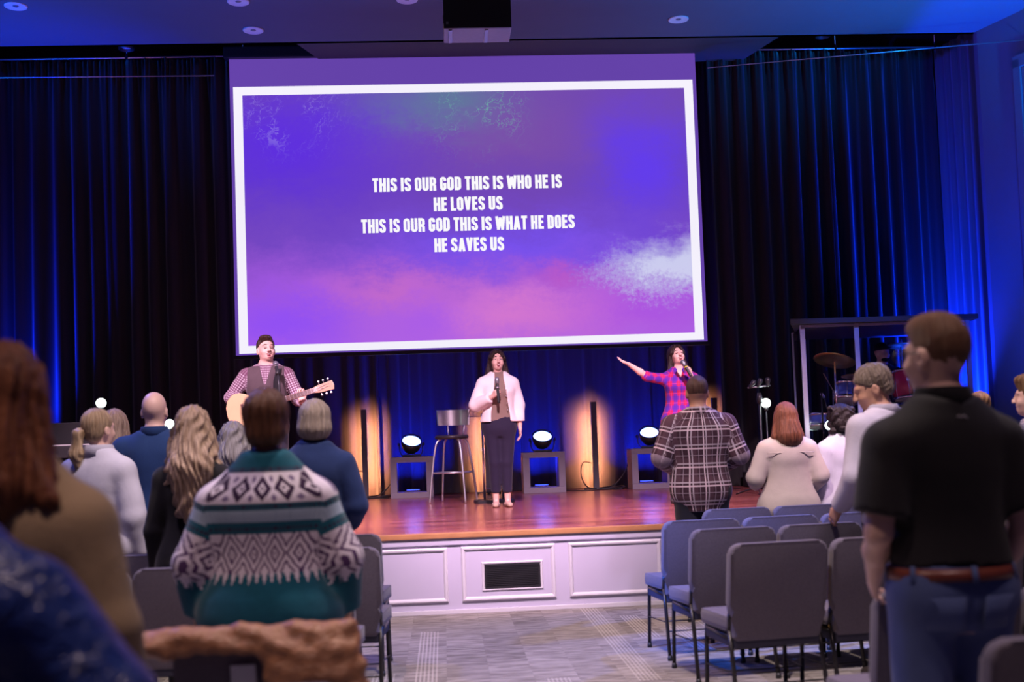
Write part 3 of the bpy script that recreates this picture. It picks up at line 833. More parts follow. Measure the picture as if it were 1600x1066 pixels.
side = [(4.10, 12.8), (4.30, 13.8), (4.78, 14.85)]
for (xa, ya), (xb, yb) in zip(side[:-1], side[1:]):
    L_ = sqrt((xb - xa) ** 2 + (yb - ya) ** 2)
    mm = Matrix.Translation(Vector((xa, ya, 0)) - Vector((EO.x, EO.y, 0))) @ Matrix.Rotation(atan2(yb - ya, xb - xa), 4, 'Z')
    B().box((0.03, -0.004, 0.01), (L_ - 0.03, 0.004, ZT - RZ - 0.02), m=mm).add('clear_panel', M['acrylic'], t)
    B().box((L_ - 0.018, -0.014, 0.0), (L_ + 0.018, 0.014, ZT - RZ), 0.004, m=mm).add('post', M['post'], t)
for x in EX: B().box((x - 0.026 - EO.x, EY0 - 0.015 - EO.y, 0.0), (x + 0.026 - EO.x, EY0 + 0.015 - EO.y, ZT - RZ), 0.005).add('post', M['post'], t)
B().prism([(3.93 - EO.x, EY0 - 0.12 - EO.y), (6.10 - EO.x, EY0 - 0.12 - EO.y), (6.45 - EO.x, 14.9 - EO.y), (4.72 - EO.x, 14.9 - EO.y)], ZT - RZ, ZT - RZ + 0.06, None, 0.01).add('roof', plain('roof_felt', (0.03, 0.03, 0.04), 0.9), t)
for a, b in zip(EX[:-1], EX[1:]): ebox((a + 0.03, EY0 - 0.012, ZT - 0.03), (b - 0.03, EY0 + 0.012, ZT - 0.002), 'top_rail', M['post'], 0.003)

def cymbal(x, y, z, r, tx, ty, label, floor=RZ):
    q = thing('cymbal_stand', label, 'cymbal', (x, y, floor))
    h = z - floor
    mm = Matrix.Translation((0, 0, h)) @ Euler((radians(tx), radians(ty), 0)).to_matrix().to_4x4()
    B().lathe([(0.0, 0.03), (0.03, 0.026), (0.05, 0.006), (r * 0.6, 0.0), (r, -0.012), (r, -0.015), (r * 0.6, -0.004), (0.05, 0.002), (0.0, 0.02)], 36, mm).add('cymbal_disc', plain('bronze', (0.45, 0.30, 0.12), 0.3, 0.9, scale=8), q)
    B().lathe([(0.0, 0.075), (0.01, 0.07), (0.016, 0.05), (0.016, 0.03)], 12, mm).add('wing_nut', M['chrome'], q)
    B().tube([(0, 0, 0.03), (0, 0, h * 0.55)], 0.016, 12).add('lower_tube', M['chrome'], q)
    B().tube([(0, 0, h * 0.5), (0, 0, h - 0.02)], 0.010, 12).add('upper_tube', M['chrome'], q)
    B().lathe([(0.025, h * 0.53), (0.028, h * 0.55), (0.025, h * 0.58)], 14).add('clamp', M['chrome'], q)
    for k in range(3):
        a = radians(90 + 120 * k)
        B().tube([(0, 0, 0.30), (0.26 * cos(a), 0.26 * sin(a), 0.012)], 0.010, 8).add('leg', M['chrome'], q)
    return q
cymbal(4.60, 13.22, 2.175, 0.24, -14, 16, 'bronze crash cymbal on a chrome stand inside the drum shield')
cymbal(4.95, 13.35, 1.98, 0.22, -6, 6, 'lower bronze ride cymbal behind the drum shield post')
cymbal(5.95, 14.55, 2.42, 0.17, -10, 6, 'small upper cymbal beside the drummer\'s head')
def drum(x, y, z, r, h, tx, ty, shell, label, legs=0, badge=False):
    q = thing('drum', label, 'drum', (x, y, z))
    mm = Euler((radians(tx), radians(ty), 0)).to_matrix().to_4x4()
    B().lathe([(r, -h / 2), (r, h / 2)], 32, mm).add('shell', shell, q)
    head = plain('drum_head', (0.6, 0.6, 0.62), 0.5)
    for s in (-1, 1):
        B().lathe([(0.0, s * (h / 2 + 0.006)), (r * 0.98, s * (h / 2 + 0.004)), (r * 0.98, s * (h / 2 - 0.004))], 32, mm).add('drum_head', head, q)
        B().lathe([(r - 0.004, s * (h / 2 - 0.02)), (r + 0.013, s * (h / 2 - 0.02)), (r + 0.013, s * (h / 2 + 0.014)), (r - 0.004, s * (h / 2 + 0.014)), (r - 0.004, s * (h / 2 - 0.02))], 32, mm).add('hoop', M['chrome'], q)
    for k in range(8):
        a = radians(22 + 45 * k)
        B().tube([mm @ Vector((cos(a) * (r + 0.014), sin(a) * (r + 0.014), -h / 2)), mm @ Vector((cos(a) * (r + 0.014), sin(a) * (r + 0.014), h / 2))], 0.004, 6).add('tension_rod', M['chrome'], q)
    if badge:
        B().box((-0.10, -0.011, -0.014), (0.10, -0.002, 0.022), 0.004, m=mm @ Matrix.Translation((0.0, -r, 0.03))).add('badge', plain('pale_badge', (0.75, 0.72, 0.72), 0.4), q)
    if legs:
        for k in range(3):
            a = radians(-90 + 120 * k)
            B().tube([(cos(a) * (r + 0.03), sin(a) * (r + 0.03), 0.05), (cos(a) * (r + 0.05), sin(a) * (r + 0.05), RZ - z + 0.002)], 0.008, 8).add('leg', M['chrome'], q)
    return q
clear_blue = NT('smoky_blue_shell'); clear_blue = clear_blue.done(clear_blue.mix(clear_blue.noise(clear_blue.obj(), 4), (0.06, 0.10, 0.45), (0.10, 0.16, 0.6)), 0.15, coat=0.5)
red_shell = plain('red_lacquer', (0.42, 0.015, 0.03), 0.2, coat=0.6)
drum(4.93, 13.75, 1.80, 0.145, 0.20, -18, 10, clear_blue, 'blue rack tom with chrome hoops inside the drum shield', 1)
drum(4.60, 13.74, 1.46, 0.17, 0.14, -8, 6, clear_blue, 'blue snare drum under the rack tom', 1)
drum(5.64, 13.62, 1.86, 0.19, 0.34, -10, 0, red_shell, 'red lacquered drum with pale badge in front of the drummer', 1, True)
kick = drum(5.1, 14.1, RZ + 0.30, 0.28, 0.36, 90, 0, red_shell, 'red bass drum low inside the drum shield', 0)
for s in (-1, 1): B().tube([(s * 0.27, -0.1, 0.05), (s * 0.38, -0.2, -0.285)], 0.010, 8).add('spur', M['chrome'], kick)
tag(B().tube([(5.02, 14.42, 1.78), (4.76, 14.1, 2.06)], 0.007, 8).add('drumstick', plain('pale_wood', (0.5, 0.36, 0.2), 0.5)), 'wooden drumstick raised behind the drum shield post', 'drumstick')
cable([(4.45, 13.2, 1.72), (4.50, 13.15, 1.45), (4.56, 13.1, 1.2), (4.5, 13.1, 1.0), (4.6, 13.05, RZ + 0.012)], 'microphone_cable', 'pale loose microphone cable hanging inside the drum shield', 0.006)
mi = thing('drum_microphone', 'small drum microphone on a thin boom at the left of the kit', 'microphone', (4.42, 13.2, RZ))
B().tube([(0, 0, 0.01), (0, 0, 0.95)], 0.009, 8).add('pole', M['black_metal'], mi)
B().tube([(0, 0, 0.93), (0.05, 0.08, 0.90)], 0.018, 10).add('microphone_body', M['steel'], mi)
B().lathe([(0.11, 0.0), (0.11, 0.012), (0.02, 0.02)], 20).add('base', M['black_metal'], mi)

# dark electric piano at the left of the stage
t = thing('stage_piano', 'black stage piano mostly hidden behind the blonde women at left', 'piano', (-4.1, 12.5, ST))
B().box((-0.72, -0.2, 0.70), (0.72, 0.2, 0.83), 0.012).add('case', M['black_plastic'], t)
B().box((-0.70, 0.14, 0.83), (0.70, 0.165, 1.08), 0.006).add('music_rest', M['black_plastic'], t)
B().box((-0.68, -0.17, 0.828), (0.68, -0.02, 0.842), 0.002).add('keys', plain('ivory_keys', (0.6, 0.6, 0.58), 0.35), t)
for s in (-1, 1):
    B().box((s * 0.62 - 0.03, -0.2, 0.0), (s * 0.62 + 0.03, 0.2, 0.70), 0.006).add('side_leg', M['black_plastic'], t)
# blue uplights at the drape ends (the fixtures of the two beams)
for x, y, lb in ((-5.45, 15.08, 'black floor uplight at the foot of the left blue drape'), (6.55, 14.85, 'black floor uplight at the foot of the right blue drape')):
    u = thing('floor_uplight', lb, 'lamp', (x, y, ST), 0, 'floor uplights')
    B().lathe([(0.10, 0.02), (0.12, 0.06), (0.12, 0.2), (0.105, 0.2), (0.10, 0.18)], 24).add('can', M['black_metal'], u)
    B().lathe([(0.0, 0.185), (0.1, 0.185), (0.1, 0.18)], 24).add('lens', glow('blue_lens', (0.02, 0.06, 1.0), 8.0), u)
    B().lathe([(0.13, 0.0), (0.13, 0.02), (0.1, 0.022)], 24).add('base', M['black_metal'], u)
# ================================================================== stacking chairs
def chair_fabric():
    n = NT('chair_fabric'); o = n.obj()
    f = n.noise(o, 90, 4.0, 0.6); g = n.noise(n.scale(o, (300, 300, 700)), 1.0, 2.0)
    col = n.mix(n.math('ADD', n.math('MULTIPLY', f, 0.6), n.math('MULTIPLY', g, 0.4)), (0.075, 0.066, 0.09), (0.19, 0.165, 0.21))
    n.bump(g, 0.35, 0.002)
    return n.done(col, 0.92, spec=0.15, sheen=0.15)
M['chair'] = chair_fabric()
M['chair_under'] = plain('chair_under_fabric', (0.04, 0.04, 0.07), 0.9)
M['chair_leg'] = plain('chair_leg_metal', (0.03, 0.028, 0.032), 0.35, 0.4)
def chair_meshes():
    out = {}
    # back outline: wide above, notched in below; local x across, z up
    hw, nw = 0.243, 0.222
    z0, zn, z1, r = 0.37, 0.50, 0.835, 0.05
    pts = []
    def arc(cx, cz, rr, a0, a1, n=6): return [(cx + rr * cos(radians(a0 + (a1 - a0) * k / n)), cz + rr * sin(radians(a0 + (a1 - a0) * k / n))) for k in range(n + 1)]
    pts += arc(hw - r, z1 - r, r, 0, 90)
    pts += arc(-hw + r, z1 - r, r, 90, 180)
    pts += [(-hw, zn + 0.05), (-hw + 0.004, zn + 0.015), (-nw, zn - 0.015), (-nw, z0 + 0.02), (-nw + 0.02, z0), (nw - 0.02, z0), (nw, z0 + 0.02), (nw, zn - 0.015), (hw - 0.004, zn + 0.015), (hw, zn + 0.05)]
    m = Matrix.Rotation(radians(90), 4, 'X')
    b = B().prism(pts, -0.028, 0.028, m, 0.017, 3)
    # recline and slight curve
    for v in b.bm.verts:
        k = (v.co.z - 0.37)
        v.co.y += -0.17 * k + 0.25 * v.co.x ** 2
    out['backrest'] = b.mesh('backrest', M['chair'], True)
    b = B().prism(rrect(0.47, 0.45, 0.06), 0.415, 0.485, Matrix.Translation((0, 0.215, 0)), 0.025, 3)
    for v in b.bm.verts:
        y = v.co.y
        v.co.z += -0.02 * max(0, (y - 0.30) / 0.14) ** 2 + 0.01 * (1 - (v.co.x / 0.23) ** 2) * (v.co.z > 0.46)
    out['seat'] = b.mesh('seat', M['chair'], True)
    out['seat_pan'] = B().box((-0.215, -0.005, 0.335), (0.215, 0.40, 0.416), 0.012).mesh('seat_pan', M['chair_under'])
    for nm, sx, f in (('leg_fl', -1, 1), ('leg_fr', 1, 1), ('leg_rl', -1, 0), ('leg_rr', 1, 0)):
        if f: P = [(sx * 0.205, 0.39, 0.40), (sx * 0.208, 0.40, 0.30), (sx * 0.212, 0.415, 0.02)]
        else: P = [(sx * 0.225, 0.03, 0.42), (sx * 0.226, 0.0, 0.30), (sx * 0.23, -0.055, 0.02)]
        out[nm] = B().tube(P, 0.0115, 8).mesh('leg', M['chair_leg'])
        out['foot_' + nm] = B().lathe([(0.015, 0.0), (0.016, 0.012), (0.013, 0.03)], 10, Matrix.Translation((P[-1][0], P[-1][1], 0))).mesh('foot', M['black_plastic'])
    for s in (-1, 1):
        out['side_rail_%d' % s] = B().tube([(s * 0.222, 0.02, 0.385), (s * 0.207, 0.39, 0.385)], 0.011, 8).mesh('side_rail', M['chair_leg'])
        out['back_tube_%d' % s] = B().tube([(s * 0.225, 0.03, 0.42), (s * 0.224, 0.012, 0.50)], 0.0115, 8).mesh('back_tube', M['chair_leg'])
    out['stretcher'] = B().tube([(-0.226, -0.03, 0.17), (0.226, -0.03, 0.17)], 0.004, 6).mesh('stretcher', M['chair_leg'])
    out['book_rack'] = B().tube([(-0.215, 0.40, 0.20), (-0.19, 0.16, 0.20), (0.19, 0.16, 0.20), (0.215, 0.40, 0.20)], 0.004, 6).mesh('book_rack', M['chair_leg'])
    return out
CH = chair_meshes()
def chair(x, y, rz, label, group):
    t = thing('stacking_chair', label, 'chair', (x, y, 0), radians(rz), group)
    legs = {}
    for k, me in CH.items():
        if k.startswith('foot_'): continue
        o = link(me.name.split('.')[0], me, t)
        if k.startswith('leg'): legs[k] = o
    for k, o in legs.items(): link('rubber_foot', CH['foot_' + k], o)
    return t
RG = 'chairs in the right seating block'; LG = 'chairs in the left seating block'
ords = ['first', 'second', 'third', 'fourth', 'fifth', 'sixth']
def row(D, x0, n, rz, dy, name, grp, sgn=1, lab=None):
    for k in range(n):
        chair(x0 + sgn * (0.25 + 0.505 * k), D + dy * k, rz, (lab(k) if lab else 'grey upholstered chair, %s from the aisle in %s' % (ords[k], name)), grp)
row(7.96, 1.75, 5, 7, 0.05, 'the front right row', RG)
row(7.03, 1.29, 6, 7, 0.05, 'the second right row', RG)
row(6.34, 1.31, 5, 7, 0.05, 'the third right row', RG)
row(5.45, 1.30, 5, 7, 0.05, 'the fourth right row', RG)
row(3.70, 1.34, 2, 4, 0.03, 'the row before the black polo man', RG)
row(2.80, 1.27, 2, 4, 0.03, 'the nearest right row', RG)
row(6.97, -0.375, 5, -5, 0.04, 'the left row before the grey bob', LG, -1)
row(6.07, -0.333, 5, -5, 0.04, 'the left row behind the grey bob', LG, -1)
row(5.37, -0.42, 4, -3, 0.03, 'the left row before the patterned sweater', LG, -1)
row(3.42, -0.29, 1, 0, 0.03, '', LG, -1, lambda k: 'grey chair holding the brown jacket, with a white sticker')
row(2.63, -0.22, 1, 0, 0.03, '', LG, -1, lambda k: 'grey chair at the bottom edge, only its top showing, behind the jacket')
# ================================================================== figure modelling: distance fields meshed with surface nets
f32 = np.float32
def v3(*a): return np.array(a, dtype=np.float64)

class Field:
    def __init__(self, lo, hi, h, fine=(), hf=None):
        self.ax = []
        for i in range(3):
            x = lo[i]; out = [x]
            while x < hi[i]:
                st = h
                for (a, b) in fine:
                    if a[i] - 1e-6 <= x <= b[i]: st = hf
                x += st; out.append(x)
            self.ax.append(np.array(out, dtype=f32))
        self.F = np.full([len(a) for a in self.ax], 1.0, dtype=f32)
    def block(self, lo, hi):
        sl = []
        for i in range(3):
            a = max(0, int(np.searchsorted(self.ax[i], lo[i])) - 1); b = min(len(self.ax[i]), int(np.searchsorted(self.ax[i], hi[i])) + 1)
            sl.append(slice(a, max(b, a)))
        X = self.ax[0][sl[0]][:, None, None]; Y = self.ax[1][sl[1]][None, :, None]; Z = self.ax[2][sl[2]][None, None, :]
        return tuple(sl), X, Y, Z
    def put(self, sl, d, k, op):
        A = self.F[sl]
        if A.size == 0: return
        d = d.astype(f32)
        if op == 'u':
            if k > 0:
                g = np.maximum(k - np.abs(A - d), 0.0) / k
                self.F[sl] = np.minimum(A, d) - g * g * k * 0.25
            else: self.F[sl] = np.minimum(A, d)
        elif op == 's':
            e = -d
            g = np.maximum(k - np.abs(A - e), 0.0) / max(k, 1e-6)
            self.F[sl] = np.maximum(A, e) + g * g * k * 0.25
        elif op == 'i':
            self.F[sl] = np.maximum(A, d)
    def cap(self, a, b, ra, rb, k=0.03, op='u', cut=False, cuta=False, flat=None):
        a = np.asarray(a, float); b = np.asarray(b, float)
        m = max(ra, rb) + k + 0.03
        sl, X, Y, Z = self.block(np.minimum(a, b) - m, np.maximum(a, b) + m)
        ab = b - a; L2 = float(ab @ ab) + 1e-9
        px, py, pz = X - a[0], Y - a[1], Z - a[2]
        t = np.clip((px * ab[0] + py * ab[1] + pz * ab[2]) / L2, 0, 1)
        qx, qy, qz = px - t * ab[0], py - t * ab[1], pz - t * ab[2]
        if flat is not None:
            n, rat = flat
            n = np.asarray(n, float); n = n / np.linalg.norm(n)
            c = qx * n[0] + qy * n[1] + qz * n[2]; s = (1.0 / rat - 1.0)
            qx, qy, qz = qx + c * s * n[0], qy + c * s * n[1], qz + c * s * n[2]
            d = (np.sqrt(qx * qx + qy * qy + qz * qz) - (ra + (rb - ra) * t)) * rat
        else:
            d = np.sqrt(qx * qx + qy * qy + qz * qz) - (ra + (rb - ra) * t)
        if cut or cuta:
            u = ab / sqrt(L2)
            if cut: d = np.maximum(d, (X - b[0]) * u[0] + (Y - b[1]) * u[1] + (Z - b[2]) * u[2])
            if cuta: d = np.maximum(d, -(px * u[0] + py * u[1] + pz * u[2]))
        self.put(sl, d, k, op)
    def ell(self, c, r, k=0.02, R=None, op='u'):
        c = np.asarray(c, float); r = np.asarray(r, float)
        m = max(r) + k + 0.02
        sl, X, Y, Z = self.block(c - m, c + m)
        x, y, z = X - c[0], Y - c[1], Z - c[2]
        if R is not None:
            x, y, z = (R[0, 0] * x + R[1, 0] * y + R[2, 0] * z, R[0, 1] * x + R[1, 1] * y + R[2, 1] * z, R[0, 2] * x + R[1, 2] * y + R[2, 2] * z)
        q = np.sqrt((x / r[0]) ** 2 + (y / r[1]) ** 2 + (z / r[2]) ** 2)
        g = np.sqrt((x / r[0] ** 2) ** 2 + (y / r[1] ** 2) ** 2 + (z / r[2] ** 2) ** 2) + 1e-6
        self.put(sl, np.clip(q * (q - 1.0) / g, -0.3, 1.0), k, op)
    def loft(self, prof, k=0.03, grow=0.0, z0=None, z1=None, p=2.0):
        """prof rows: z, rx, ry, cx, cy"""
        P = np.array([list(r) + [0.0] * (5 - len(r)) for r in prof], float)
        zz0 = P[0, 0] if z0 is None else z0; zz1 = P[-1, 0] if z1 is None else z1
        mx = P[:, 1:3].max() + grow + k + 0.03
        lo = [P[:, 3].min() - mx, P[:, 4].min() - mx, zz0 - k - 0.03]; hi = [P[:, 3].max() + mx, P[:, 4].max() + mx, zz1 + k + 0.03]
        sl, X, Y, Z = self.block(lo, hi)
        zf = Z.ravel().astype(float)
        ip = lambda c: smooth_interp(zf, P[:, 0], P[:, c])[None, None, :]
        rx = np.maximum(ip(1) + grow, 0.005); ry = np.maximum(ip(2) + grow, 0.005)
        q = (np.abs((X - ip(3)) / rx) ** p + np.abs((Y - ip(4)) / ry) ** p) ** (1.0 / p)
        d = (q - 1.0) * np.minimum(rx, ry)
        d = np.maximum(d, np.maximum(Z - zz1, zz0 - Z))
        self.put(sl, d, k, 'u')
    def keep(self, fn):
        X = self.ax[0][:, None, None]; Y = self.ax[1][None, :, None]; Z = self.ax[2][None, None, :]
        self.F = np.maximum(self.F, fn(X, Y, Z).astype(f32))
    def ruffle(self, fn):
        X = self.ax[0][:, None, None]; Y = self.ax[1][None, :, None]; Z = self.ax[2][None, None, :]
        self.F = self.F + fn(X, Y, Z).astype(f32)
    def net(self):
        F = self.F
        F[0, :, :] = np.maximum(F[0], 0.01); F[-1] = np.maximum(F[-1], 0.01)
        F[:, 0] = np.maximum(F[:, 0], 0.01); F[:, -1] = np.maximum(F[:, -1], 0.01)
        F[:, :, 0] = np.maximum(F[:, :, 0], 0.01); F[:, :, -1] = np.maximum(F[:, :, -1], 0.01)
        S = F < 0
        c = S[:-1, :-1, :-1].astype(np.uint8)
        n = np.zeros_like(c)
        for i in (0, 1):
            for j in (0, 1):
                for l in (0, 1):
                    n += S[i:S.shape[0] - 1 + i, j:S.shape[1] - 1 + j, l:S.shape[2] - 1 + l]
        act = np.argwhere((n > 0) & (n < 8))
        idx = -np.ones(n.shape, np.int32); idx[act[:, 0], act[:, 1], act[:, 2]] = np.arange(len(act))
        acc = np.zeros((len(act), 3)); cnt = np.zeros(len(act))
        cor = [(i, j, l) for i in (0, 1) for j in (0, 1) for l in (0, 1)]
        I, J, K = act.T
        val = {q: F[I + q[0], J + q[1], K + q[2]].astype(float) for q in cor}
        def pos(q): return np.stack([self.ax[0][I + q[0]], self.ax[1][J + q[1]], self.ax[2][K + q[2]]], 1).astype(float)
        for q in cor:
            for d in range(3):
                if q[d] == 0:
                    w = list(q); w[d] = 1; w = tuple(w)
                    a, b = val[q], val[w]
                    m = (a < 0) != (b < 0)
                    t = np.where(m, a / np.where(m, a - b, 1.0), 0.0)
                    p = pos(q) + (pos(w) - pos(q)) * t[:, None]
                    acc[m] += p[m]; cnt[m] += 1
        V = acc / cnt[:, None]
        Q = []
        for d in range(3):
            e1, e2 = (d + 1) % 3, (d + 2) % 3
            A = [slice(None)] * 3; Bs = [slice(None)] * 3
            A[d] = slice(0, -1); Bs[d] = slice(1, None)
            ch = S[tuple(A)] != S[tuple(Bs)]
            w = np.argwhere(ch)
            ok = (w[:, e1] > 0) & (w[:, e2] > 0) & (w[:, e1] < n.shape[e1]) & (w[:, e2] < n.shape[e2])
            w = w[ok]
            ins = S[w[:, 0], w[:, 1], w[:, 2]]
            def cell(o1, o2):
                u = w.copy(); u[:, e1] += o1; u[:, e2] += o2
                return idx[u[:, 0], u[:, 1], u[:, 2]]
            q = np.stack([cell(-1, -1), cell(0, -1), cell(0, 0), cell(-1, 0)], 1)
            q[~ins] = q[~ins][:, ::-1]
            Q.append(q)
        Q = np.concatenate(Q)
        return V, Q[(Q >= 0).all(1)]

def smooth_interp(x, xp, fp):
    """cosine-eased piecewise interpolation is lumpy; use a monotone-ish Catmull-Rom"""
    m = np.gradient(fp, xp)
    i = np.clip(np.searchsorted(xp, x) - 1, 0, len(xp) - 2)
    h = xp[i + 1] - xp[i]; t = np.clip((x - xp[i]) / h, 0, 1)
    return ((2 * t ** 3 - 3 * t ** 2 + 1) * fp[i] + (t ** 3 - 2 * t ** 2 + t) * h * m[i] + (-2 * t ** 3 + 3 * t ** 2) * fp[i + 1] + (t ** 3 - t ** 2) * h * m[i + 1])

def relax(V, Q, it=1, lam=0.5):
    """light Laplacian smoothing of the net"""
    for _ in range(it):
        acc = np.zeros_like(V); cnt = np.zeros(len(V))
        for a, b in ((0, 1), (1, 2), (2, 3), (3, 0)):
            np.add.at(acc, Q[:, a], V[Q[:, b]]); np.add.at(cnt, Q[:, a], 1)
            np.add.at(acc, Q[:, b], V[Q[:, a]]); np.add.at(cnt, Q[:, b], 1)
        V = V * (1 - lam) + lam * acc / np.maximum(cnt, 1)[:, None]
    return V

def net_mesh(name, field, mat, puv=None, sm=1, mats=None, midx=None):
    V, Q = field.net()
    if sm: V = relax(V, Q, sm)
    me = bpy.data.meshes.new(name)
    me.vertices.add(len(V)); me.vertices.foreach_set('co', V.astype(f32).ravel())
    me.loops.add(Q.size); me.loops.foreach_set('vertex_index', Q.astype(np.int32).ravel())
    me.polygons.add(len(Q)); me.polygons.foreach_set('loop_start', np.arange(0, Q.size, 4, dtype=np.int32))
    me.polygons.foreach_set('use_smooth', np.ones(len(Q), bool))
    if puv is not None:
        a = me.attributes.new('puv', 'FLOAT_VECTOR', 'POINT'); a.data.foreach_set('vector', puv(V).astype(f32).ravel())
    for m in (mats or [mat]): me.materials.append(m)
    if midx is not None:
        ctr = V[Q].mean(1); me.polygons.foreach_set('material_index', midx(ctr).astype(np.int32))
    me.update(calc_edges=True); me.validate()
    return me

def waves(seed, n=5, f=(14, 34), amp=0.004, zs=0.6):
    """soft cloth folds: a few plane waves through the field"""
    r = random.Random(seed)
    W = []
    for _ in range(n):
        d = Vector((r.uniform(-1, 1), r.uniform(-1, 1), r.uniform(-1, 1) * zs)).normalized() * r.uniform(*f)
        W.append((d.x, d.y, d.z, r.uniform(0, 6.28), r.uniform(0.5, 1.0)))
    def fn(X, Y, Z):
        s = 0.0
        for (a, b, c, p, w) in W:
            s = s + w * np.sin((a * X + b * Y + c * Z + p) + 0.8 * np.sin(0.37 * (b * X + c * Y - a * Z) + p))
        return amp * s / sqrt(n)
    return fn

TORSO_M = [(0.78, .120, .085, 0, -.005), (0.86, .165, .112, 0, -.012), (0.94, .170, .116, 0, -.014), (1.02, .158, .106, 0, -.004), (1.10, .150, .100, 0, 0), (1.20, .160, .108, 0, 0),
           (1.30, .178, .116, 0, -.004), (1.37, .172, .106, 0, -.014), (1.42, .132, .088, 0, -.022), (1.46, .090, .070, 0, -.024), (1.51, .058, .058, 0, -.018)]
TORSO_F = [(0.78, .125, .090, 0, -.005), (0.86, .172, .118, 0, -.012), (0.94, .170, .114, 0, -.014), (1.02, .145, .098, 0, -.004), (1.10, .130, .090, 0, 0), (1.20, .140, .098, 0, .006),
           (1.29, .152, .118, 0, .010), (1.36, .146, .098, 0, -.008), (1.41, .112, .078, 0, -.020), (1.45, .076, .060, 0, -.022), (1.51, .048, .050, 0, -.016)]

class Person:
    def __init__(self, label, X, Y, Z, ht, rz=0.0, sex='m', build=1.0, arms=None, head=(0, 0, 0), stance=0.0, seated=False, lean=(0, 0), shoulder=None, group=None, sz=None):
        self.t = thing('person', label, 'person', (X, Y, Z), radians(rz), group)
        self.S = ht / 1.75
        self.t.scale = (self.S,) * 3
        self.sex = sex; self.b = build; self.seated = seated
        self.f = 1.0 if sex == 'm' else 0.88
        sx = shoulder or (0.188 if sex == 'm' else 0.162) * (0.6 + 0.4 * build)
        self.lean = lean
        sz = sz or (1.388 if sex == 'm' else 1.368)
        self.J = {}
        A = arms or {}
        for s, sg in (('R', 1), ('L', -1)):
            self.J['sh' + s] = v3(sg * sx, -0.02, sz)
            e, w = A.get(s, ((sg * (sx + 0.055 * build), -0.035, sz - 0.29), (sg * (sx + 0.06 * build), 0.045, sz - 0.545)))
            self.J['el' + s] = v3(*e); self.J['wr' + s] = v3(*w)
            if seated:
                self.J['hip' + s] = v3(sg * 0.09, 0.0, 0.55); self.J['kn' + s] = v3(sg * 0.16, 0.42, 0.53); self.J['an' + s] = v3(sg * 0.17, 0.44, 0.09)
            else:
                self.J['hip' + s] = v3(sg * 0.09 * (0.5 + 0.5 * build), 0.0, 0.90); self.J['kn' + s] = v3(sg * (0.10 + stance), 0.02, 0.50); self.J['an' + s] = v3(sg * (0.10 + stance), -0.02, 0.09)
        prof = TORSO_M if sex == 'm' else TORSO_F
        dz = -0.36 if seated else 0.0
        self.prof = []
        for (z, rx, ry, cx, cy) in prof:
            g = build if z < 1.36 else 1 + (build - 1) * max(0.0, (1.50 - z) / 0.14)
            self.prof.append((z + dz, rx * g, ry * (0.35 + 0.65 * g if g > 1 else g), cx, cy))
        self.dz = dz
        if seated:
            for k in list(self.J):
                if k[:2] in ('sh', 'el', 'wr') and not (k[:2] != 'sh' and arms): self.J[k] = self.J[k] + v3(0, 0, dz)
        # lean: shear of everything above the hips
        def sh(p):
            z = p[2]; k = max(0.0, z - 0.95 - dz)
            return v3(p[0] + lean[0] * k, p[1] + lean[1] * k, z)
        self.shear = sh
        for k in list(self.J):
            if k[:2] == 'sh': self.J[k] = sh(self.J[k])
        self.prof = [(z, rx, ry, cx + lean[0] * max(0, z - 0.95 - dz), cy + lean[1] * max(0, z - 0.95 - dz)) for (z, rx, ry, cx, cy) in self.prof]
        yaw, pitch, roll = [radians(a) for a in head]
        piv = Vector((0, -0.01, 1.53 + dz)); off = Vector(sh(v3(*piv))) - piv
        self.HM = Matrix.Translation(piv + off) @ Euler((pitch, roll, yaw), 'XYZ').to_matrix().to_4x4() @ Matrix.Translation(-Vector((0, -0.01, 1.53)))
        self.HR = np.array(self.HM.to_3x3())
        self.dz = dz
    def h(self, p): return np.array(self.HM @ Vector(p))
    # ------------------------------------------------------------ head
    def head_prims(self, F, mouth):
        h, R = self.h, self.HR
        m = self.sex == 'm'
        F.cap(self.shear(v3(0, -0.022, 1.44 + self.dz)), h((0, -0.012, 1.58)), 0.062 if m else 0.05, 0.056 if m else 0.047, 0.03)
        F.ell(h((0, -0.018, 1.655)), (0.076, 0.097, 0.095), 0.03, R)
        F.ell(h((0, 0.022, 1.605)), (0.062, 0.070, 0.082), 0.03, R)
        F.ell(h((0, 0.036, 1.556)), (0.050 if m else 0.043, 0.050, 0.036), 0.03, R)
        F.ell(h((0, 0.070, 1.535)), (0.022, 0.018, 0.017), 0.02, R)
        F.cap(h((0, 0.090, 1.640)), h((0, 0.113, 1.600)), 0.008, 0.012, 0.016)
        F.ell(h((0, 0.074, 1.652)), (0.050, 0.018, 0.011), 0.02, R)
        for s in (-1, 1):
            F.ell(h((s * 0.036, 0.062, 1.592)), (0.024, 0.024, 0.020), 0.025, R)
            F.ell(h((s * 0.012, 0.106, 1.596)), (0.008, 0.009, 0.007), 0.008, R)
            F.ell(h((s * 0.031, 0.100, 1.631)), (0.016, 0.014, 0.009), 0.012, R, 's')
            F.ell(h((s * 0.079, -0.010, 1.612)), (0.010, 0.022, 0.033), 0.010, R)
            F.ell(h((s * 0.088, -0.004, 1.614)), (0.006, 0.011, 0.018), 0.006, R, 's')
        F.ell(h((0, 0.092, 1.576)), (0.023, 0.010, 0.006), 0.008, R)
        F.ell(h((0, 0.090, 1.556 - mouth * 0.016)), (0.020, 0.011, 0.006), 0.008, R)
        if mouth: F.ell(h((0, 0.100, 1.567 - mouth * 0.008)), (0.018, 0.024, 0.005 + 0.011 * mouth), 0.004, R, 's')
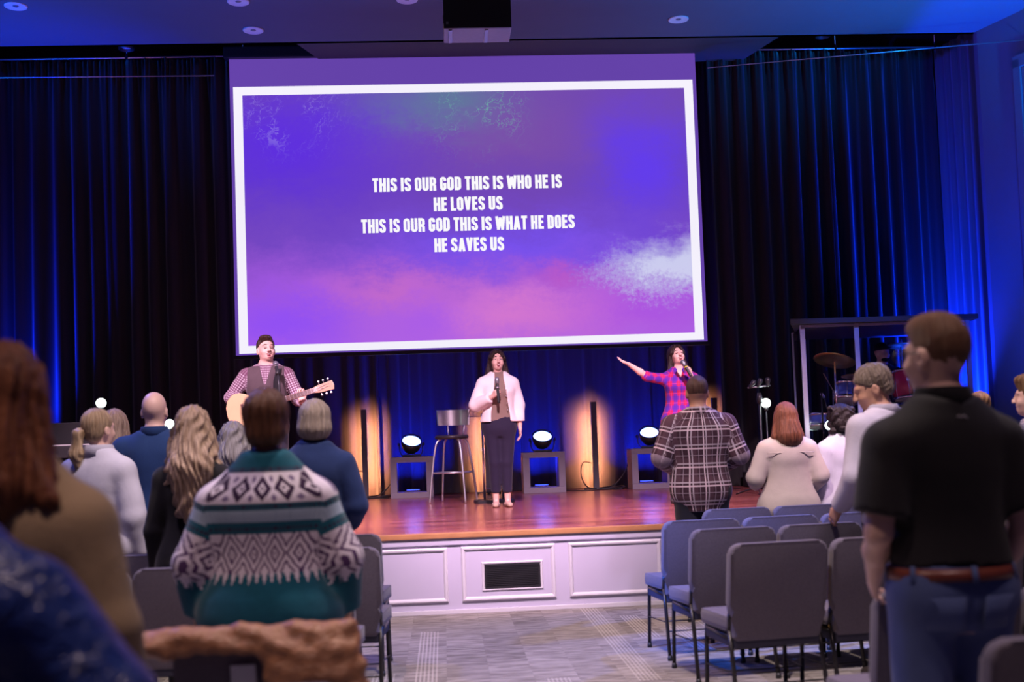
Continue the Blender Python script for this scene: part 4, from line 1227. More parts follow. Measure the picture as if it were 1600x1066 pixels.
    def hand(self, F, s, d, n, thumb, curl=25.0, spread=0.1, sc=1.0):
        """d: direction of the fingers, n: palm-facing normal, thumb: towards the thumb"""
        w = self.J['wr' + s]
        d = v3(*d) / np.linalg.norm(d); n = v3(*n); n = n - d * (n @ d); n /= np.linalg.norm(n)
        t = np.cross(d, n); t /= np.linalg.norm(t)
        if t @ v3(*thumb) < 0: t = -t
        g = sc * (0.95 if self.sex == 'm' else 0.86)
        for j, (lat, L, up) in enumerate(((0.030, 1.0, .086), (0.010, 1.12, .090), (-0.011, 1.04, .087), (-0.031, 0.82, .080))):
            k0 = w + t * lat * 0.45 * g + d * 0.005
            kn = w + t * lat * g + d * up * g
            F.cap(k0, kn, 0.0155 * g, 0.0125 * g, 0.014)
            p = kn; a = 0.0
            for q, (seg, rr) in enumerate(((0.042, .0092), (0.027, .0086), (0.021, .0080))):
                a += radians(curl * (0.8, 1.15, 0.9)[q])
                dd = d * cos(a) + n * sin(a) + t * lat * 6 * spread
                dd /= np.linalg.norm(dd)
                e = p + dd * seg * L * g
                F.cap(p, e, rr * g, (rr - .0006) * g, 0.003)
                p = e
        b = w + t * 0.020 * g + d * 0.020 * g
        m = b + (t * 0.030 + d * 0.034 + n * 0.010) * g
        e = m + (t * (0.016 - 0.0003 * curl) + d * 0.026 + n * (0.002 + 0.0004 * curl)) * g
        F.cap(b, m, 0.0145 * g, 0.0115 * g, 0.012); F.cap(m, e, 0.0110 * g, 0.0088 * g, 0.004)
    def body(self, skin, mouth=0.0, hands=None, h=0.0145, hf=0.0075, barefoot=False):
        J = self.J; f = self.f * (0.7 + 0.3 * self.b)
        P = np.array(list(J.values()))
        hc = self.h((0, 0, 1.65))
        lo = np.minimum(P.min(0), hc) - 0.22; hi = np.maximum(P.max(0), hc) + 0.22
        lo[2] = -0.01
        fine = [(hc - 0.15, hc + 0.15)] + [(J['wr' + s] - 0.11, J['wr' + s] + 0.11) for s in (hands or {})]
        F = Field(lo, hi, h, fine, hf)
        F.loft([(z, rx, ry, cx, cy) for (z, rx, ry, cx, cy) in self.prof], 0.03, -0.004)
        for s in 'RL':
            nb = self.shear(v3(0.045 * (1 if s == 'R' else -1), -0.026, 1.462 + self.dz))
            F.cap(nb, J['sh' + s] + v3(0, 0, 0.0), 0.040, 0.046 * f, 0.05)
            F.cap(J['sh' + s], J['el' + s], 0.052 * f, 0.041 * f, 0.03)
            F.cap(J['el' + s], J['el' + s] * 0.6 + J['wr' + s] * 0.4, 0.040 * f, 0.041 * f, 0.02)
            F.cap(J['el' + s] * 0.6 + J['wr' + s] * 0.4, J['wr' + s], 0.041 * f, 0.026 * f, 0.02)
            lg = self.f * (0.6 + 0.4 * self.b)
            F.cap(J['hip' + s], J['kn' + s], 0.090 * lg, 0.056 * lg, 0.04)
            c = J['kn' + s] * 0.68 + J['an' + s] * 0.32 + v3(0, -0.012, 0)
            F.cap(J['kn' + s], c, 0.054 * lg, 0.056 * lg, 0.02); F.cap(c, J['an' + s], 0.056 * lg, 0.034, 0.02)
            a = J['an' + s]
            F.cap((a[0], a[1] - 0.03, 0.042), (a[0] + 0.01 * np.sign(a[0]), a[1] + 0.15, 0.030), 0.036, 0.030, 0.03, flat=((0, 0, 1), 0.8))
            hd = (hands or {}).get(s)
            if hd: self.hand(F, s, *hd)
            else:
                u = J['wr' + s] - J['el' + s]; u /= np.linalg.norm(u)
                sg = 1 if s == 'R' else -1
                self.hand(F, s, u, (-sg, 0, 0.0) if abs(u[2]) > 0.5 else (0, 0, -1), (0, 1, 0) if abs(u[2]) > 0.5 else (-sg, 0, 0.3), 22)
        self.head_prims(F, mouth)
        o = link('body', net_mesh('body', F, skin, None, 1), self.t)
        return o
    # ------------------------------------------------------------ clothes
    def puv(self, V):
        J = self.J
        z = V[:, 2]
        P = np.array(self.prof)
        cx = np.interp(z, P[:, 0], P[:, 3]); cy = np.interp(z, P[:, 0], P[:, 4])
        th = np.arctan2(V[:, 0] - cx, -(V[:, 1] - cy))
        u = th * 0.165 * self.b; w = z.copy()
        best = np.full(len(V), 0.0)
        ex = np.maximum(np.abs(V[:, 0] - cx) - np.interp(z, P[:, 0], P[:, 1]) * 1.0, 0)
        for s, sg in (('R', 1), ('L', -1)):
            acc = 0.0
            dd = np.full(len(V), 9.0); al = np.zeros(len(V)); ua = np.zeros(len(V))
            for a, b, base in ((J['sh' + s], J['el' + s], 0.0), (J['el' + s], J['wr' + s], np.linalg.norm(J['el' + s] - J['sh' + s]))):
                ab = b - a; L = np.linalg.norm(ab); n = ab / L
                t = np.clip((V - a) @ n, 0, L)
                q = V - a - t[:, None] * n
                d = np.linalg.norm(q, axis=1)
                e1 = np.cross(n, (0, 1, 0)); e1 /= np.linalg.norm(e1) + 1e-9; e2 = np.cross(n, e1)
                an = np.arctan2(q @ e1, -(q @ e2)) * 0.06
                m = d < dd
                dd[m] = d[m]; al[m] = base + t[m]; ua[m] = an[m]
            arm = (dd < 0.10 * self.b) & (ex > 0.012) & (V[:, 0] * sg > cx * sg)
            u = np.where(arm, ua + sg * 0.33, u); w = np.where(arm, J['sh' + s][2] + 0.02 - al, w)
        return np.stack([u, w, np.zeros(len(V))], 1)
    def shirt(self, name, mat, ease=0.016, hem=0.80, sleeve=1.0, sr=(0.064, 0.056, 0.044), neck=1.475, wr=0.0045, h=0.0115, flare=0.0, opening=None, collar=None, seed=1, extra=None, wf=(14, 34), p=2.2):
        J = self.J; f = self.f * (0.65 + 0.35 * self.b)
        P = np.array([J[k] for k in J if k[:2] in ('sh', 'el', 'wr')])
        lo = P.min(0) - 0.16; hi = P.max(0) + 0.16
        mx = max(r[1] for r in self.prof) + ease + flare + 0.05
        lo[0] = min(lo[0], -mx); hi[0] = max(hi[0], mx); lo[1] = min(lo[1], -0.3); hi[1] = max(hi[1], 0.3); lo[2] = min(lo[2], hem - 0.05); hi[2] = max(hi[2], 1.62 + self.dz)
        F = Field(lo, hi, h)
        hz = hem
        pr = [(z, rx + flare * max(0, (1.15 + self.dz - z)) / 0.35, ry + 0.7 * flare * max(0, (1.15 + self.dz - z)) / 0.35, cx, cy) for (z, rx, ry, cx, cy) in self.prof]
        F.loft(pr, 0.02, ease, z0=hz, z1=neck + self.dz, p=p)
        for s in 'RL':
            a, e, w = J['sh' + s], J['el' + s], J['wr' + s]
            nb = self.shear(v3(0.050 * (1 if s == 'R' else -1), -0.026, 1.455 + self.dz))
            F.cap(nb, a, 0.040 + ease * 0.8, min(sr[0] * f * 0.9, 0.046 * f + ease * 0.8), 0.06)
            if sleeve <= 0.5:
                q = a + (e - a) * sleeve * 2
                F.cap(a, q, sr[0] * f, sr[1] * f, 0.03, cut=True)
            else:
                q = e + (w - e) * (sleeve - 0.5) * 2
                F.cap(a, e, sr[0] * f, sr[1] * f, 0.03); F.cap(e, q, sr[1] * f, sr[2] * f, 0.02, cut=True)
        if extra: extra(F, self)
        if wr: F.ruffle(waves(seed, 6, wf, wr))
        # neck hole and hem stay clean
        F.keep(lambda X, Y, Z: np.maximum(hz - Z + 0 * X + 0 * Y, -1.0))
        if opening: F.keep(lambda X, Y, Z: opening(X, Y, Z))
        o = link(name, net_mesh(name, F, mat, self.puv, 1), self.t)
        return o
    def collar(self, mat, parent, z=1.475, r=(0.074, 0.072), hgt=0.045, open_=0.0, name='collar', thick=0.008):
        b = B(); n = 28
        rings = []
        for (dz, g, out) in ((-0.015, 1.10, 0), (hgt, 0.98, 0), (hgt + 0.004, 1.05, 1), (-0.01, 1.24, 1)):
            rg = []
            for k in range(n):
                a = -pi / 2 + (2 * pi - open_) * (k / (n - 1) - 0.5)
                p = self.shear(v3(r[0] * g * cos(a), -0.016 + r[1] * g * sin(a), z + dz + self.dz - 0.03 * max(0, sin(a))))
                rg.append(b.bm.verts.new(Vector(p)))
            rings.append(rg)
        for A, C in zip(rings[:-1], rings[1:]):
            for k in range(n - 1): b.bm.faces.new((A[k], A[k + 1], C[k + 1], C[k]))
        me = b.mesh(name, mat, True)
        at_ = me.attributes.new('puv', 'FLOAT_VECTOR', 'POINT')
        at_.data.foreach_set('vector', np.array([(atan2(v.co.x, -v.co.y) * 0.08, v.co.z, 0) for v in me.vertices], dtype=f32).ravel())
        o = link(name, me, parent)
        so = o.modifiers.new('thickness', 'SOLIDIFY'); so.thickness = thick; so.offset = 0
        return o
    def trousers(self, mat, waist=1.0, r=(0.104, 0.078, 0.064), ankle=0.07, name='trousers', ease=0.01, seed=3, wr=0.004, h=0.016, taper=None):
        J = self.J; lg = self.f * (0.6 + 0.4 * self.b)
        P = np.array([J[k] for k in J if k[:2] in ('hi', 'kn', 'an')])
        lo = P.min(0) - 0.2; hi = P.max(0) + 0.2; lo[2] = 0.02; hi[2] = waist + 0.05
        mx = max(r_[1] for r_ in self.prof) + 0.06; lo[0] = min(lo[0], -mx); hi[0] = max(hi[0], mx)
        F = Field(lo, hi, h)
        z00 = self.prof[0][0]
        F.loft(self.prof, 0.03, ease, z0=z00, z1=waist + self.dz if not self.seated else waist)
        for s in 'RL':
            F.cap(J['hip' + s], J['kn' + s], r[0] * lg, r[1] * lg, 0.03)
            a = J['kn' + s] + (J['an' + s] - J['kn' + s]) * (J['kn' + s][2] - ankle) / (J['kn' + s][2] - J['an' + s][2])
            F.cap(J['kn' + s], a, r[1] * lg, r[2] * lg, 0.02, cut=True)
            F.ell(J['hip' + s] + v3(0.0, -0.055, 0.0), (0.085 * lg, 0.07 * lg, 0.085), 0.05)
        F.ruffle(waves(seed, 5, (14, 30), wr))
        F.keep(lambda X, Y, Z: Z - (waist if not self.seated else waist) + 0 * X + 0 * Y)
        return link(name, net_mesh(name, F, mat, self.puv, 1), self.t)
    def shoes(self, mat, heel=0.0, low=0.075, w=0.043):
        for s in 'RL':
            a = self.J['an' + s]; sg = np.sign(a[0])
            F = Field((a[0] - 0.09, a[1] - 0.12, -0.005), (a[0] + 0.09, a[1] + 0.26, 0.16), 0.012)
            F.cap((a[0], a[1] - 0.035, 0.035), (a[0] + 0.015 * sg, a[1] + 0.165, 0.030), w, w * 0.86, 0.03)
            F.cap((a[0], a[1] - 0.03, 0.03), (a[0], a[1] + 0.01, low), w * 0.98, w * 0.9, 0.03)
            F.keep(lambda X, Y, Z: np.maximum(0.001 - Z, Z - low) + 0 * X + 0 * Y)
            link('shoe', net_mesh('shoe', F, mat), self.t)
    def hair(self, mat, prims, amp=0.004, freq=60.0, h=0.0085, cuts=(), name='hair', lo=None, hi=None, vary=6.0, sm=1):
        """prims in head space: ('e', c, r[, k]) ('c', a, b, ra, rb[, k]) ('se', c, r) ; body-space with 'ce'/'cc'"""
        pts = []
        for q in prims:
            if q[0] in ('e',): pts += [(self.h(q[1]), max(q[2]))]
            elif q[0] == 'c': pts += [(self.h(q[1]), q[3]), (self.h(q[2]), q[4])]
        a = np.min([p - r for p, r in pts], 0) - 0.03; b = np.max([p + r for p, r in pts], 0) + 0.03
        F = Field(a, b, h)
        for q in prims:
            if q[0] == 'e': F.ell(self.h(q[1]), q[2], q[3] if len(q) > 3 else 0.03, self.HR)
            elif q[0] == 'c': F.cap(self.h(q[1]), self.h(q[2]), q[3], q[4], q[5] if len(q) > 5 else 0.03)
            elif q[0] == 'se': F.ell(self.h(q[1]), q[2], q[3] if len(q) > 3 else 0.012, self.HR, 's')
        Hi = np.array(self.HM.inverted())
        def loc(X, Y, Z):
            return [Hi[i, 0] * X + Hi[i, 1] * Y + Hi[i, 2] * Z + Hi[i, 3] for i in range(3)]
        def strands(X, Y, Z):
            x, y, z = loc(X, Y, Z)
            an = np.arctan2(x, -(y + 0.02))
            return amp * (np.sin(freq * an + vary * np.sin(9 * z + 2 * an)) + 0.6 * np.sin(freq * 0.43 * an + 1.7 + vary * 0.6 * np.sin(13 * z)))
        for (n, d) in cuts:
            F.keep(lambda X, Y, Z: (lambda l: n[0] * l[0] + n[1] * l[1] + n[2] * l[2] - d)(loc(X, Y, Z)))
        if amp: F.ruffle(strands)
        def uv(V):
            l = V @ Hi[:3, :3].T + Hi[:3, 3]
            return np.stack([np.arctan2(l[:, 0], -(l[:, 1] + 0.02)), l[:, 2], np.hypot(l[:, 0], l[:, 1])], 1)
        return link(name, net_mesh(name, F, mat, uv, sm), self.t)
    def face(self, brow_mat, eyes=True, closed=False, teeth=True, mouth=1.0):
        HM = self.HM
        for s in (-1, 1):
            c = HM @ Vector((s * 0.031, 0.0775, 1.631))
            if not closed:
                e = B().sphere((0, 0, 0), 0.0122, 12, (1.05, 1, 0.62)).add('eye', M['eye_white'], self.t, c, smooth=True)
                ic = HM.to_3x3() @ Vector((0, 0.0095, -0.0005))
                B().sphere(ic, 0.0058, 10).add('iris', M['iris'], e, smooth=True)
            else:
                B().tube([HM @ Vector((s * 0.018, 0.090, 1.628)), HM @ Vector((s * 0.031, 0.0925, 1.6245)), HM @ Vector((s * 0.044, 0.087, 1.628))], 0.003, 6).add('eyelash', M['iris'], self.t)
            B().tube([HM @ Vector((s * 0.015, 0.0935, 1.657)), HM @ Vector((s * 0.034, 0.092, 1.661)), HM @ Vector((s * 0.052, 0.076, 1.651))], [0.0030, 0.0036, 0.002], 6).add('eyebrow', brow_mat, self.t)
        if mouth:
            mo = B().sphere((0, 0, 0), 1.0, 14, (0.019, 0.012, 0.006 + 0.011 * mouth)).add('mouth', M['mouth'], self.t, HM @ Vector((0, 0.0825, 1.566 - mouth * 0.008)), smooth=True)
            mo.rotation_euler = HM.to_euler()
            B().box((-0.012, 0.008, 0.0035 + 0.005 * mouth), (0.012, 0.0125, 0.0085 + 0.005 * mouth), 0.001).add('teeth', M['teeth'], mo)
        B().tube([HM @ Vector((-0.022, 0.091, 1.573)), HM @ Vector((-0.007, 0.1005, 1.5775)), HM @ Vector((0.007, 0.1005, 1.5775)), HM @ Vector((0.022, 0.091, 1.573))], [0.002, 0.004, 0.004, 0.002], 6).add('lip', M['lip'], self.t)
        zl = 1.556 - mouth * 0.015
        B().tube([HM @ Vector((-0.020, 0.089, zl + 0.003)), HM @ Vector((0, 0.099, zl - 0.001)), HM @ Vector((0.020, 0.089, zl + 0.003))], [0.002, 0.0048, 0.002], 6).add('lip', M['lip'], self.t)

# ------------------------------------------------------------------ materials of people
def skin_mat(name, c):
    n = NT(name); o = n.obj()
    f = n.noise(o, 14, 3.0); g = n.noise(o, 120, 2.0)
    col = n.mix(f, tuple(v * 0.92 for v in c), (min(1, c[0] * 1.08), c[1] * 1.0, c[2] * 0.98))
    n.bump(g, 0.08, 0.002)
    n.b.inputs['Subsurface Weight'].default_value = 0.0
    return n.done(col, 0.48, spec=0.4)
def hair_mat(name, dark, light, streak=26.0, bias=0.5):
    n = NT(name); a = n.attr('puv'); s = n.sep(a)
    v = n.comb(n.math('MULTIPLY', s[0], streak), n.math('MULTIPLY', s[1], 5.0), n.math('MULTIPLY', s[2], 18.0))
    f = n.noise(v, 1.0, 4.0, 0.65, 0.6)
    f = n.step(f, bias - 0.22, bias + 0.22)
    col = n.mix(f, dark, light)
    n.bump(n.noise(n.comb(n.math('MULTIPLY', s[0], streak * 3.0), n.math('MULTIPLY', s[1], 9.0), n.math('MULTIPLY', s[2], 30.0)), 1.0, 4.0), 0.8, 0.006)
    return n.done(col, 0.42, spec=0.28)
def cloth(name, c, rough=0.85, bump=0.25, scale=160, var=0.15, sheen=0.1):
    n = NT(name); o = n.obj()
    f = n.noise(o, 8, 4.0); g = n.noise(o, scale, 2.0)
    col = n.mix(f, tuple(v * (1 - var) for v in c), tuple(min(1, v * (1 + var)) for v in c))
    hgt = n.math('ADD', n.math('MULTIPLY', g, 0.25), n.noise(n.scale(o, (1, 1, 0.5)), 7, 2.0, 0.5, 0.6))
    n.bump(hgt, bump, 0.02)
    return n.done(col, rough, spec=0.2, sheen=sheen)
def plaid(name, base, bands):
    """bands: (axis 0/1, period, centre, half width, colour, strength) in metres of cloth"""
    n = NT(name); s = n.sep(n.attr('puv'))
    col = base
    first = True
    for (ax, per, c, hw, colr, k) in bands:
        fr = n.math('FRACT', n.math('ADD', n.math('DIVIDE', s[ax], per), 100.5 - c / per))
        d = n.math('MULTIPLY', n.math('ABSOLUTE', n.math('SUBTRACT', fr, 0.5)), per)
        m = n.math('SUBTRACT', 1.0, n.step(d, hw * 0.8, hw * 1.2))
        col = n.mix(n.math('MULTIPLY', m, k), col, colr)
    o = n.obj()
    n.bump(n.noise(n.scale(o, (1, 1, 0.6)), 12, 3.0, 0.6, 0.8), 0.3, 0.02)
    return n.done(col, 0.85, spec=0.2, sheen=0.05)
M['eye_white'] = plain('eye_white', (0.7, 0.68, 0.66), 0.3)
M['iris'] = plain('iris', (0.03, 0.02, 0.015), 0.3)
M['mouth'] = plain('mouth_inside', (0.20, 0.035, 0.045), 0.5)
M['teeth'] = plain('teeth', (0.75, 0.72, 0.68), 0.3)
M['lip'] = plain('lip', (0.50, 0.20, 0.19), 0.4)
SK_FAIR = skin_mat('fair_skin', (0.70, 0.46, 0.38))
SK_WARM = skin_mat('warm_skin', (0.50, 0.28, 0.20))
SK_TAN = skin_mat('tan_skin', (0.34, 0.18, 0.12))
# ================================================================== patterned cloths
def fair_isle():
    n = NT('patterned_knit'); s = n.sep(n.attr('puv'))
    q = 0.0065
    u = n.math('MULTIPLY', n.math('FLOOR', n.math('DIVIDE', s[0], q)), q)
    v = n.math('MULTIPLY', n.math('FLOOR', n.math('DIVIDE', s[1], q)), q)
    def tri(x, per, off): return n.math('ABSOLUTE', n.math('MULTIPLY', n.math('SUBTRACT', n.math('FRACT', n.math('ADD', n.math('DIVIDE', x, per), 50.5 - off / per)), 0.5), per))
    def band(lo, hi): return n.math('MULTIPLY', n.math('GREATER_THAN', v, lo), n.math('LESS_THAN', v, hi))
    def inr(d, a, b): return n.math('MULTIPLY', n.math('GREATER_THAN', d, a), n.math('LESS_THAN', d, b))
    teal = (0.008, 0.085, 0.135); dark = (0.03, 0.012, 0.045); white = (0.60, 0.55, 0.66); pale = (0.30, 0.38, 0.50)
    col = n.mix(n.noise(n.obj(), 30, 3.0), tuple(x * 0.8 for x in teal), tuple(x * 1.2 for x in teal))
    P = 0.126
    # upper band: big dark diamonds with a pale heart
    dv = n.math('ABSOLUTE', n.math('SUBTRACT', v, 1.372))
    d = n.math('ADD', n.math('DIVIDE', tri(u, P, 0.0), 0.058), n.math('DIVIDE', dv, 0.052))
    d2 = n.math('ADD', n.math('DIVIDE', tri(u, P, P / 2), 0.020), n.math('DIVIDE', n.math('ABSOLUTE', n.math('SUBTRACT', dv, 0.036)), 0.016))
    up = n.mix(inr(d, 0.44, 0.97), white, dark); up = n.mix(n.math('LESS_THAN', d, 0.17), up, dark)
    up = n.mix(n.math('LESS_THAN', d2, 0.9), up, (0.16, 0.12, 0.24))
    col = n.mix(band(1.315, 1.432), col, up)
    # dotted dark rows
    dots = n.math('GREATER_THAN', n.math('FRACT', n.math('DIVIDE', u, q * 2)), 0.4)
    col = n.mix(n.math('MULTIPLY', band(1.436, 1.452), dots), col, dark)
    col = n.mix(n.math('MULTIPLY', band(1.296, 1.312), dots), col, dark)
    col = n.mix(band(1.243, 1.288), col, n.mix(n.math('MULTIPLY', dots, 0.4), pale, (0.20, 0.30, 0.42)))
    col = n.mix(n.math('MULTIPLY', band(1.212, 1.228), dots), col, dark)
    # lower band: lozenges with a dark ring and heart
    dv = n.math('ABSOLUTE', n.math('SUBTRACT', v, 1.122))
    d = n.math('ADD', n.math('DIVIDE', tri(u, P, P / 2), 0.063), n.math('DIVIDE', dv, 0.078))
    deep = (0.07, 0.03, 0.11)
    lo = n.mix(inr(d, 0.80, 1.0), white, deep); lo = n.mix(inr(d, 0.30, 0.50), lo, deep); lo = n.mix(inr(d, 1.30, 1.48), lo, deep)
    lo = n.mix(n.math('LESS_THAN', d, 0.12), lo, deep)
    col = n.mix(band(1.05, 1.20), col, lo)
    drip = n.math('LESS_THAN', tri(u, P / 3, 0.0), n.math('MULTIPLY', n.math('SUBTRACT', v, 1.008), 0.35))
    col = n.mix(n.math('MULTIPLY', band(1.010, 1.052), drip), col, white)
    g = n.noise(n.obj(), 220, 2.0)
    n.bump(n.math('ADD', g, n.math('MULTIPLY', n.noise(n.obj(), 11, 3.0), 1.6)), 0.4, 0.008)
    return n.done(col, 0.95, spec=0.1, sheen=0.2)

HB = lambda *a, **k: hair_mat(*a, **k)
H_BROWN = HB('brown_hair', (0.035, 0.014, 0.010), (0.16, 0.070, 0.040))
H_RED = HB('reddish_brown_hair', (0.06, 0.018, 0.012), (0.30, 0.11, 0.055))
H_BLOND = HB('blond_hair', (0.20, 0.12, 0.065), (0.55, 0.40, 0.25))
H_ASH = HB('ash_blond_hair', (0.13, 0.075, 0.05), (0.54, 0.39, 0.28))
H_GREY = HB('grey_hair', (0.12, 0.10, 0.10), (0.46, 0.43, 0.43))
H_DARK = HB('dark_hair', (0.005, 0.0035, 0.0035), (0.018, 0.011, 0.009))
H_SALT = HB('grey_brown_hair', (0.06, 0.040, 0.028), (0.30, 0.23, 0.18))
H_SANDY = HB('sandy_short_hair', (0.16, 0.075, 0.045), (0.34, 0.18, 0.10), streak=60.0)
DENIM = cloth('denim', (0.085, 0.12, 0.28), 0.9, 0.35, 300)
DARK_JEANS = cloth('dark_trousers', (0.016, 0.016, 0.028), 0.9)
BLACK_CLOTH = cloth('black_cloth', (0.012, 0.011, 0.014), 0.9)
SHOE = cloth('dark_leather', (0.03, 0.022, 0.02), 0.5)

def long_hair(zend, w=0.085, back=0.075, side=0.032, flare=0.0):
    p = [('e', (0, -0.022, 1.664), (0.091, 0.112, 0.104)), ('se', (0, 0.132, 1.605), (0.069, 0.096, 0.136)),
         ('c', (0, -0.055, 1.63), (0, -0.085, zend + 0.06), w, back + flare)]
    for s in (-1, 1):
        p += [('c', (s * 0.066, -0.015, 1.64), (s * (0.088 + flare), -0.045, zend + 0.05), side, side)]
    return p
def short_hair(zb=1.60, top=0.0):
    return [('e', (0, -0.020, 1.664 + top), (0.086, 0.106, 0.099)), ('se', (0, 0.150, 1.595), (0.10, 0.105, 0.115)), ('se', (0, -0.03, zb - 0.10), (0.14, 0.16, 0.10), 0.02)]
HANG = lambda sx, z=0.29, o=0.05: None

# ------------------------------------------------------------------ near left woman in the tan sweater
p = Person('woman with long reddish-brown hair and a chunky tan sweater at the left edge', -0.925, 2.5, 0, 1.585, -4, 'f', 1.22, head=(-6, -4, 0),
           arms={'R': ((0.235, -0.03, 1.10), (0.215, 0.12, 0.90)), 'L': ((-0.235, -0.03, 1.10), (-0.215, 0.12, 0.90))}, sz=1.335)
p.body(SK_FAIR)
p.shirt('sweater', cloth('tan_knit', (0.30, 0.215, 0.14), 0.95, 0.35, 120), 0.035, 0.86, 1.0, (0.092, 0.086, 0.066), 1.50, 0.007, seed=11, flare=0.0)
p.trousers(DARK_JEANS); p.shoes(SHOE)
p.hair(H_RED, long_hair(1.36, 0.088, 0.085, 0.036, 0.03) + [('c', (0.07, -0.06, 1.47), (0.15, -0.08, 1.39), 0.05, 0.025), ('c', (-0.07, -0.06, 1.47), (-0.15, -0.08, 1.39), 0.05, 0.025)], 0.005, 46)

# ------------------------------------------------------------------ person in the shiny blue jacket, head out of the frame
p = Person('person in a shiny blue jacket, only a shoulder and arm, bottom left corner', -0.79, 1.86, 0, 1.45, -8, 'f', 1.15, head=(8, 0, 0),
           arms={'R': ((0.33, -0.01, 1.17), (0.36, 0.10, 0.95)), 'L': ((-0.27, -0.02, 1.14), (-0.27, 0.1, 0.92))}, sz=1.35)
p.body(SK_FAIR)
bm_ = NT('shiny_blue_nylon'); o_ = bm_.obj()
bm_.bump(bm_.noise(o_, 16, 3.0, 0.6, 1.0), 0.7, 0.03)
p.shirt('jacket', bm_.done(bm_.mix(bm_.noise(o_, 6), (0.012, 0.03, 0.16), (0.03, 0.06, 0.30)), 0.32, spec=0.6), 0.045, 0.76, 1.0, (0.105, 0.098, 0.075), 1.50, 0.008, seed=12, flare=0.05)
p.trousers(DARK_JEANS); p.shoes(SHOE)
p.hair(H_BROWN, long_hair(1.40), 0.004)

# ------------------------------------------------------------------ woman in the patterned sweater
p = Person('woman with short brown hair in a teal and white patterned knit sweater', -0.62, 4.1, 0, 1.555, 0, 'f', 1.42, head=(2, -3, 0),
           arms={'R': ((0.283, -0.02, 1.09), (0.290, 0.05, 0.875)), 'L': ((-0.283, -0.02, 1.09), (-0.290, 0.05, 0.875))}, shoulder=0.185, sz=1.315)
p.body(SK_WARM)
p.shirt('sweater', fair_isle(), 0.03, 0.845, 0.97, (0.088, 0.084, 0.060), 1.492, 0.005, h=0.0095, seed=5, flare=0.012)
p.trousers(DENIM); p.shoes(SHOE)
p.hair(H_BROWN, [('e', (0, -0.022, 1.666), (0.092, 0.112, 0.102)), ('se', (0, 0.14, 1.59), (0.09, 0.09, 0.11)), ('e', (0, -0.055, 1.585), (0.078, 0.070, 0.065)),
                 ('se', (0, -0.04, 1.46), (0.14, 0.14, 0.07), 0.02)], 0.0035, 40)

# ------------------------------------------------------------------ bald man, navy polo
p = Person('bald man in a navy blue polo shirt standing in the left rows', -1.885, 7.69, 0, 1.759, 0, 'm', 1.15, head=(0, 0, 0))
p.body(SK_FAIR)
NAVY = cloth('navy_polo', (0.018, 0.045, 0.14), 0.85)
s_ = p.shirt('polo_shirt', NAVY, 0.018, 0.82, 0.36, (0.074, 0.078, 0.06), 1.475, 0.0045, seed=21)
p.collar(NAVY, s_, 1.478, (0.078, 0.076), 0.04)
p.trousers(DENIM); p.shoes(SHOE)

# ------------------------------------------------------------------ girl with ponytail
p = Person('girl with a low blonde ponytail in a white sweatshirt', -1.985, 6.8, 0, 1.62, -14, 'f', 1.15, head=(-16, 2, 0))
p.body(SK_FAIR)
WSW = cloth('white_sweatshirt', (0.56, 0.54, 0.62), 0.9, 0.3)
s_ = p.shirt('sweatshirt', WSW, 0.03, 0.84, 0.98, (0.086, 0.086, 0.064), 1.487, 0.007, seed=31)
p.collar(WSW, s_, 1.468, (0.085, 0.08), 0.05, name='hood', thick=0.02)
p.trousers(DARK_JEANS); p.shoes(SHOE)
p.hair(H_BLOND, [('e', (0, -0.022, 1.664), (0.084, 0.106, 0.099)), ('se', (0, 0.145, 1.60), (0.10, 0.10, 0.105)), ('e', (0, -0.06, 1.60), (0.066, 0.05, 0.055)), ('se', (0, -0.02, 1.47), (0.12, 0.13, 0.08), 0.02)], 0.003, 34)
p.hair(H_BLOND, [('c', (-0.03, -0.10, 1.625), (-0.035, -0.14, 1.605), 0.022, 0.028), ('c', (-0.035, -0.14, 1.605), (-0.045, -0.15, 1.48), 0.030, 0.040), ('c', (-0.045, -0.15, 1.48), (-0.045, -0.14, 1.37), 0.040, 0.012)], 0.003, 30, name='ponytail')

# ------------------------------------------------------------------ blonde woman further ahead
p = Person('woman with straight ash blonde hair between the ponytail girl and bald man', -2.23, 8.0, 0, 1.655, 0, 'f', 1.0)
p.body(SK_FAIR)
p.shirt('cardigan', cloth('dark_cardigan', (0.03, 0.03, 0.05)), 0.02, 0.84, 0.98, neck=1.48, seed=41)
p.trousers(DARK_JEANS); p.shoes(SHOE)
p.hair(H_ASH, long_hair(1.40, 0.085, 0.078, 0.034, 0.012), 0.004, 40)

# ------------------------------------------------------------------ long wavy blonde, black top
p = Person('woman with very long wavy blonde hair and a black top', -1.258, 5.90, 0, 1.573, 0, 'f', 1.05, head=(4, 0, 0))
p.body(SK_FAIR)
p.shirt('long_top', BLACK_CLOTH, 0.02, 0.70, 0.98, neck=1.475, seed=51, flare=0.02)
p.trousers(BLACK_CLOTH); p.shoes(SHOE)
p.hair(H_ASH, [('e', (0, -0.022, 1.664), (0.093, 0.113, 0.105)), ('se', (0, 0.130, 1.595), (0.066, 0.085, 0.098)), ('c', (0, -0.06, 1.62), (0, -0.12, 1.42), 0.088, 0.115), ('c', (0, -0.12, 1.42), (-0.01, -0.13, 1.20), 0.115, 0.075),
               ('c', (0.08, -0.03, 1.62), (0.125, -0.05, 1.36), 0.035, 0.045), ('c', (-0.08, -0.03, 1.62), (-0.12, -0.05, 1.34), 0.035, 0.045)], 0.008, 26, vary=10.0)

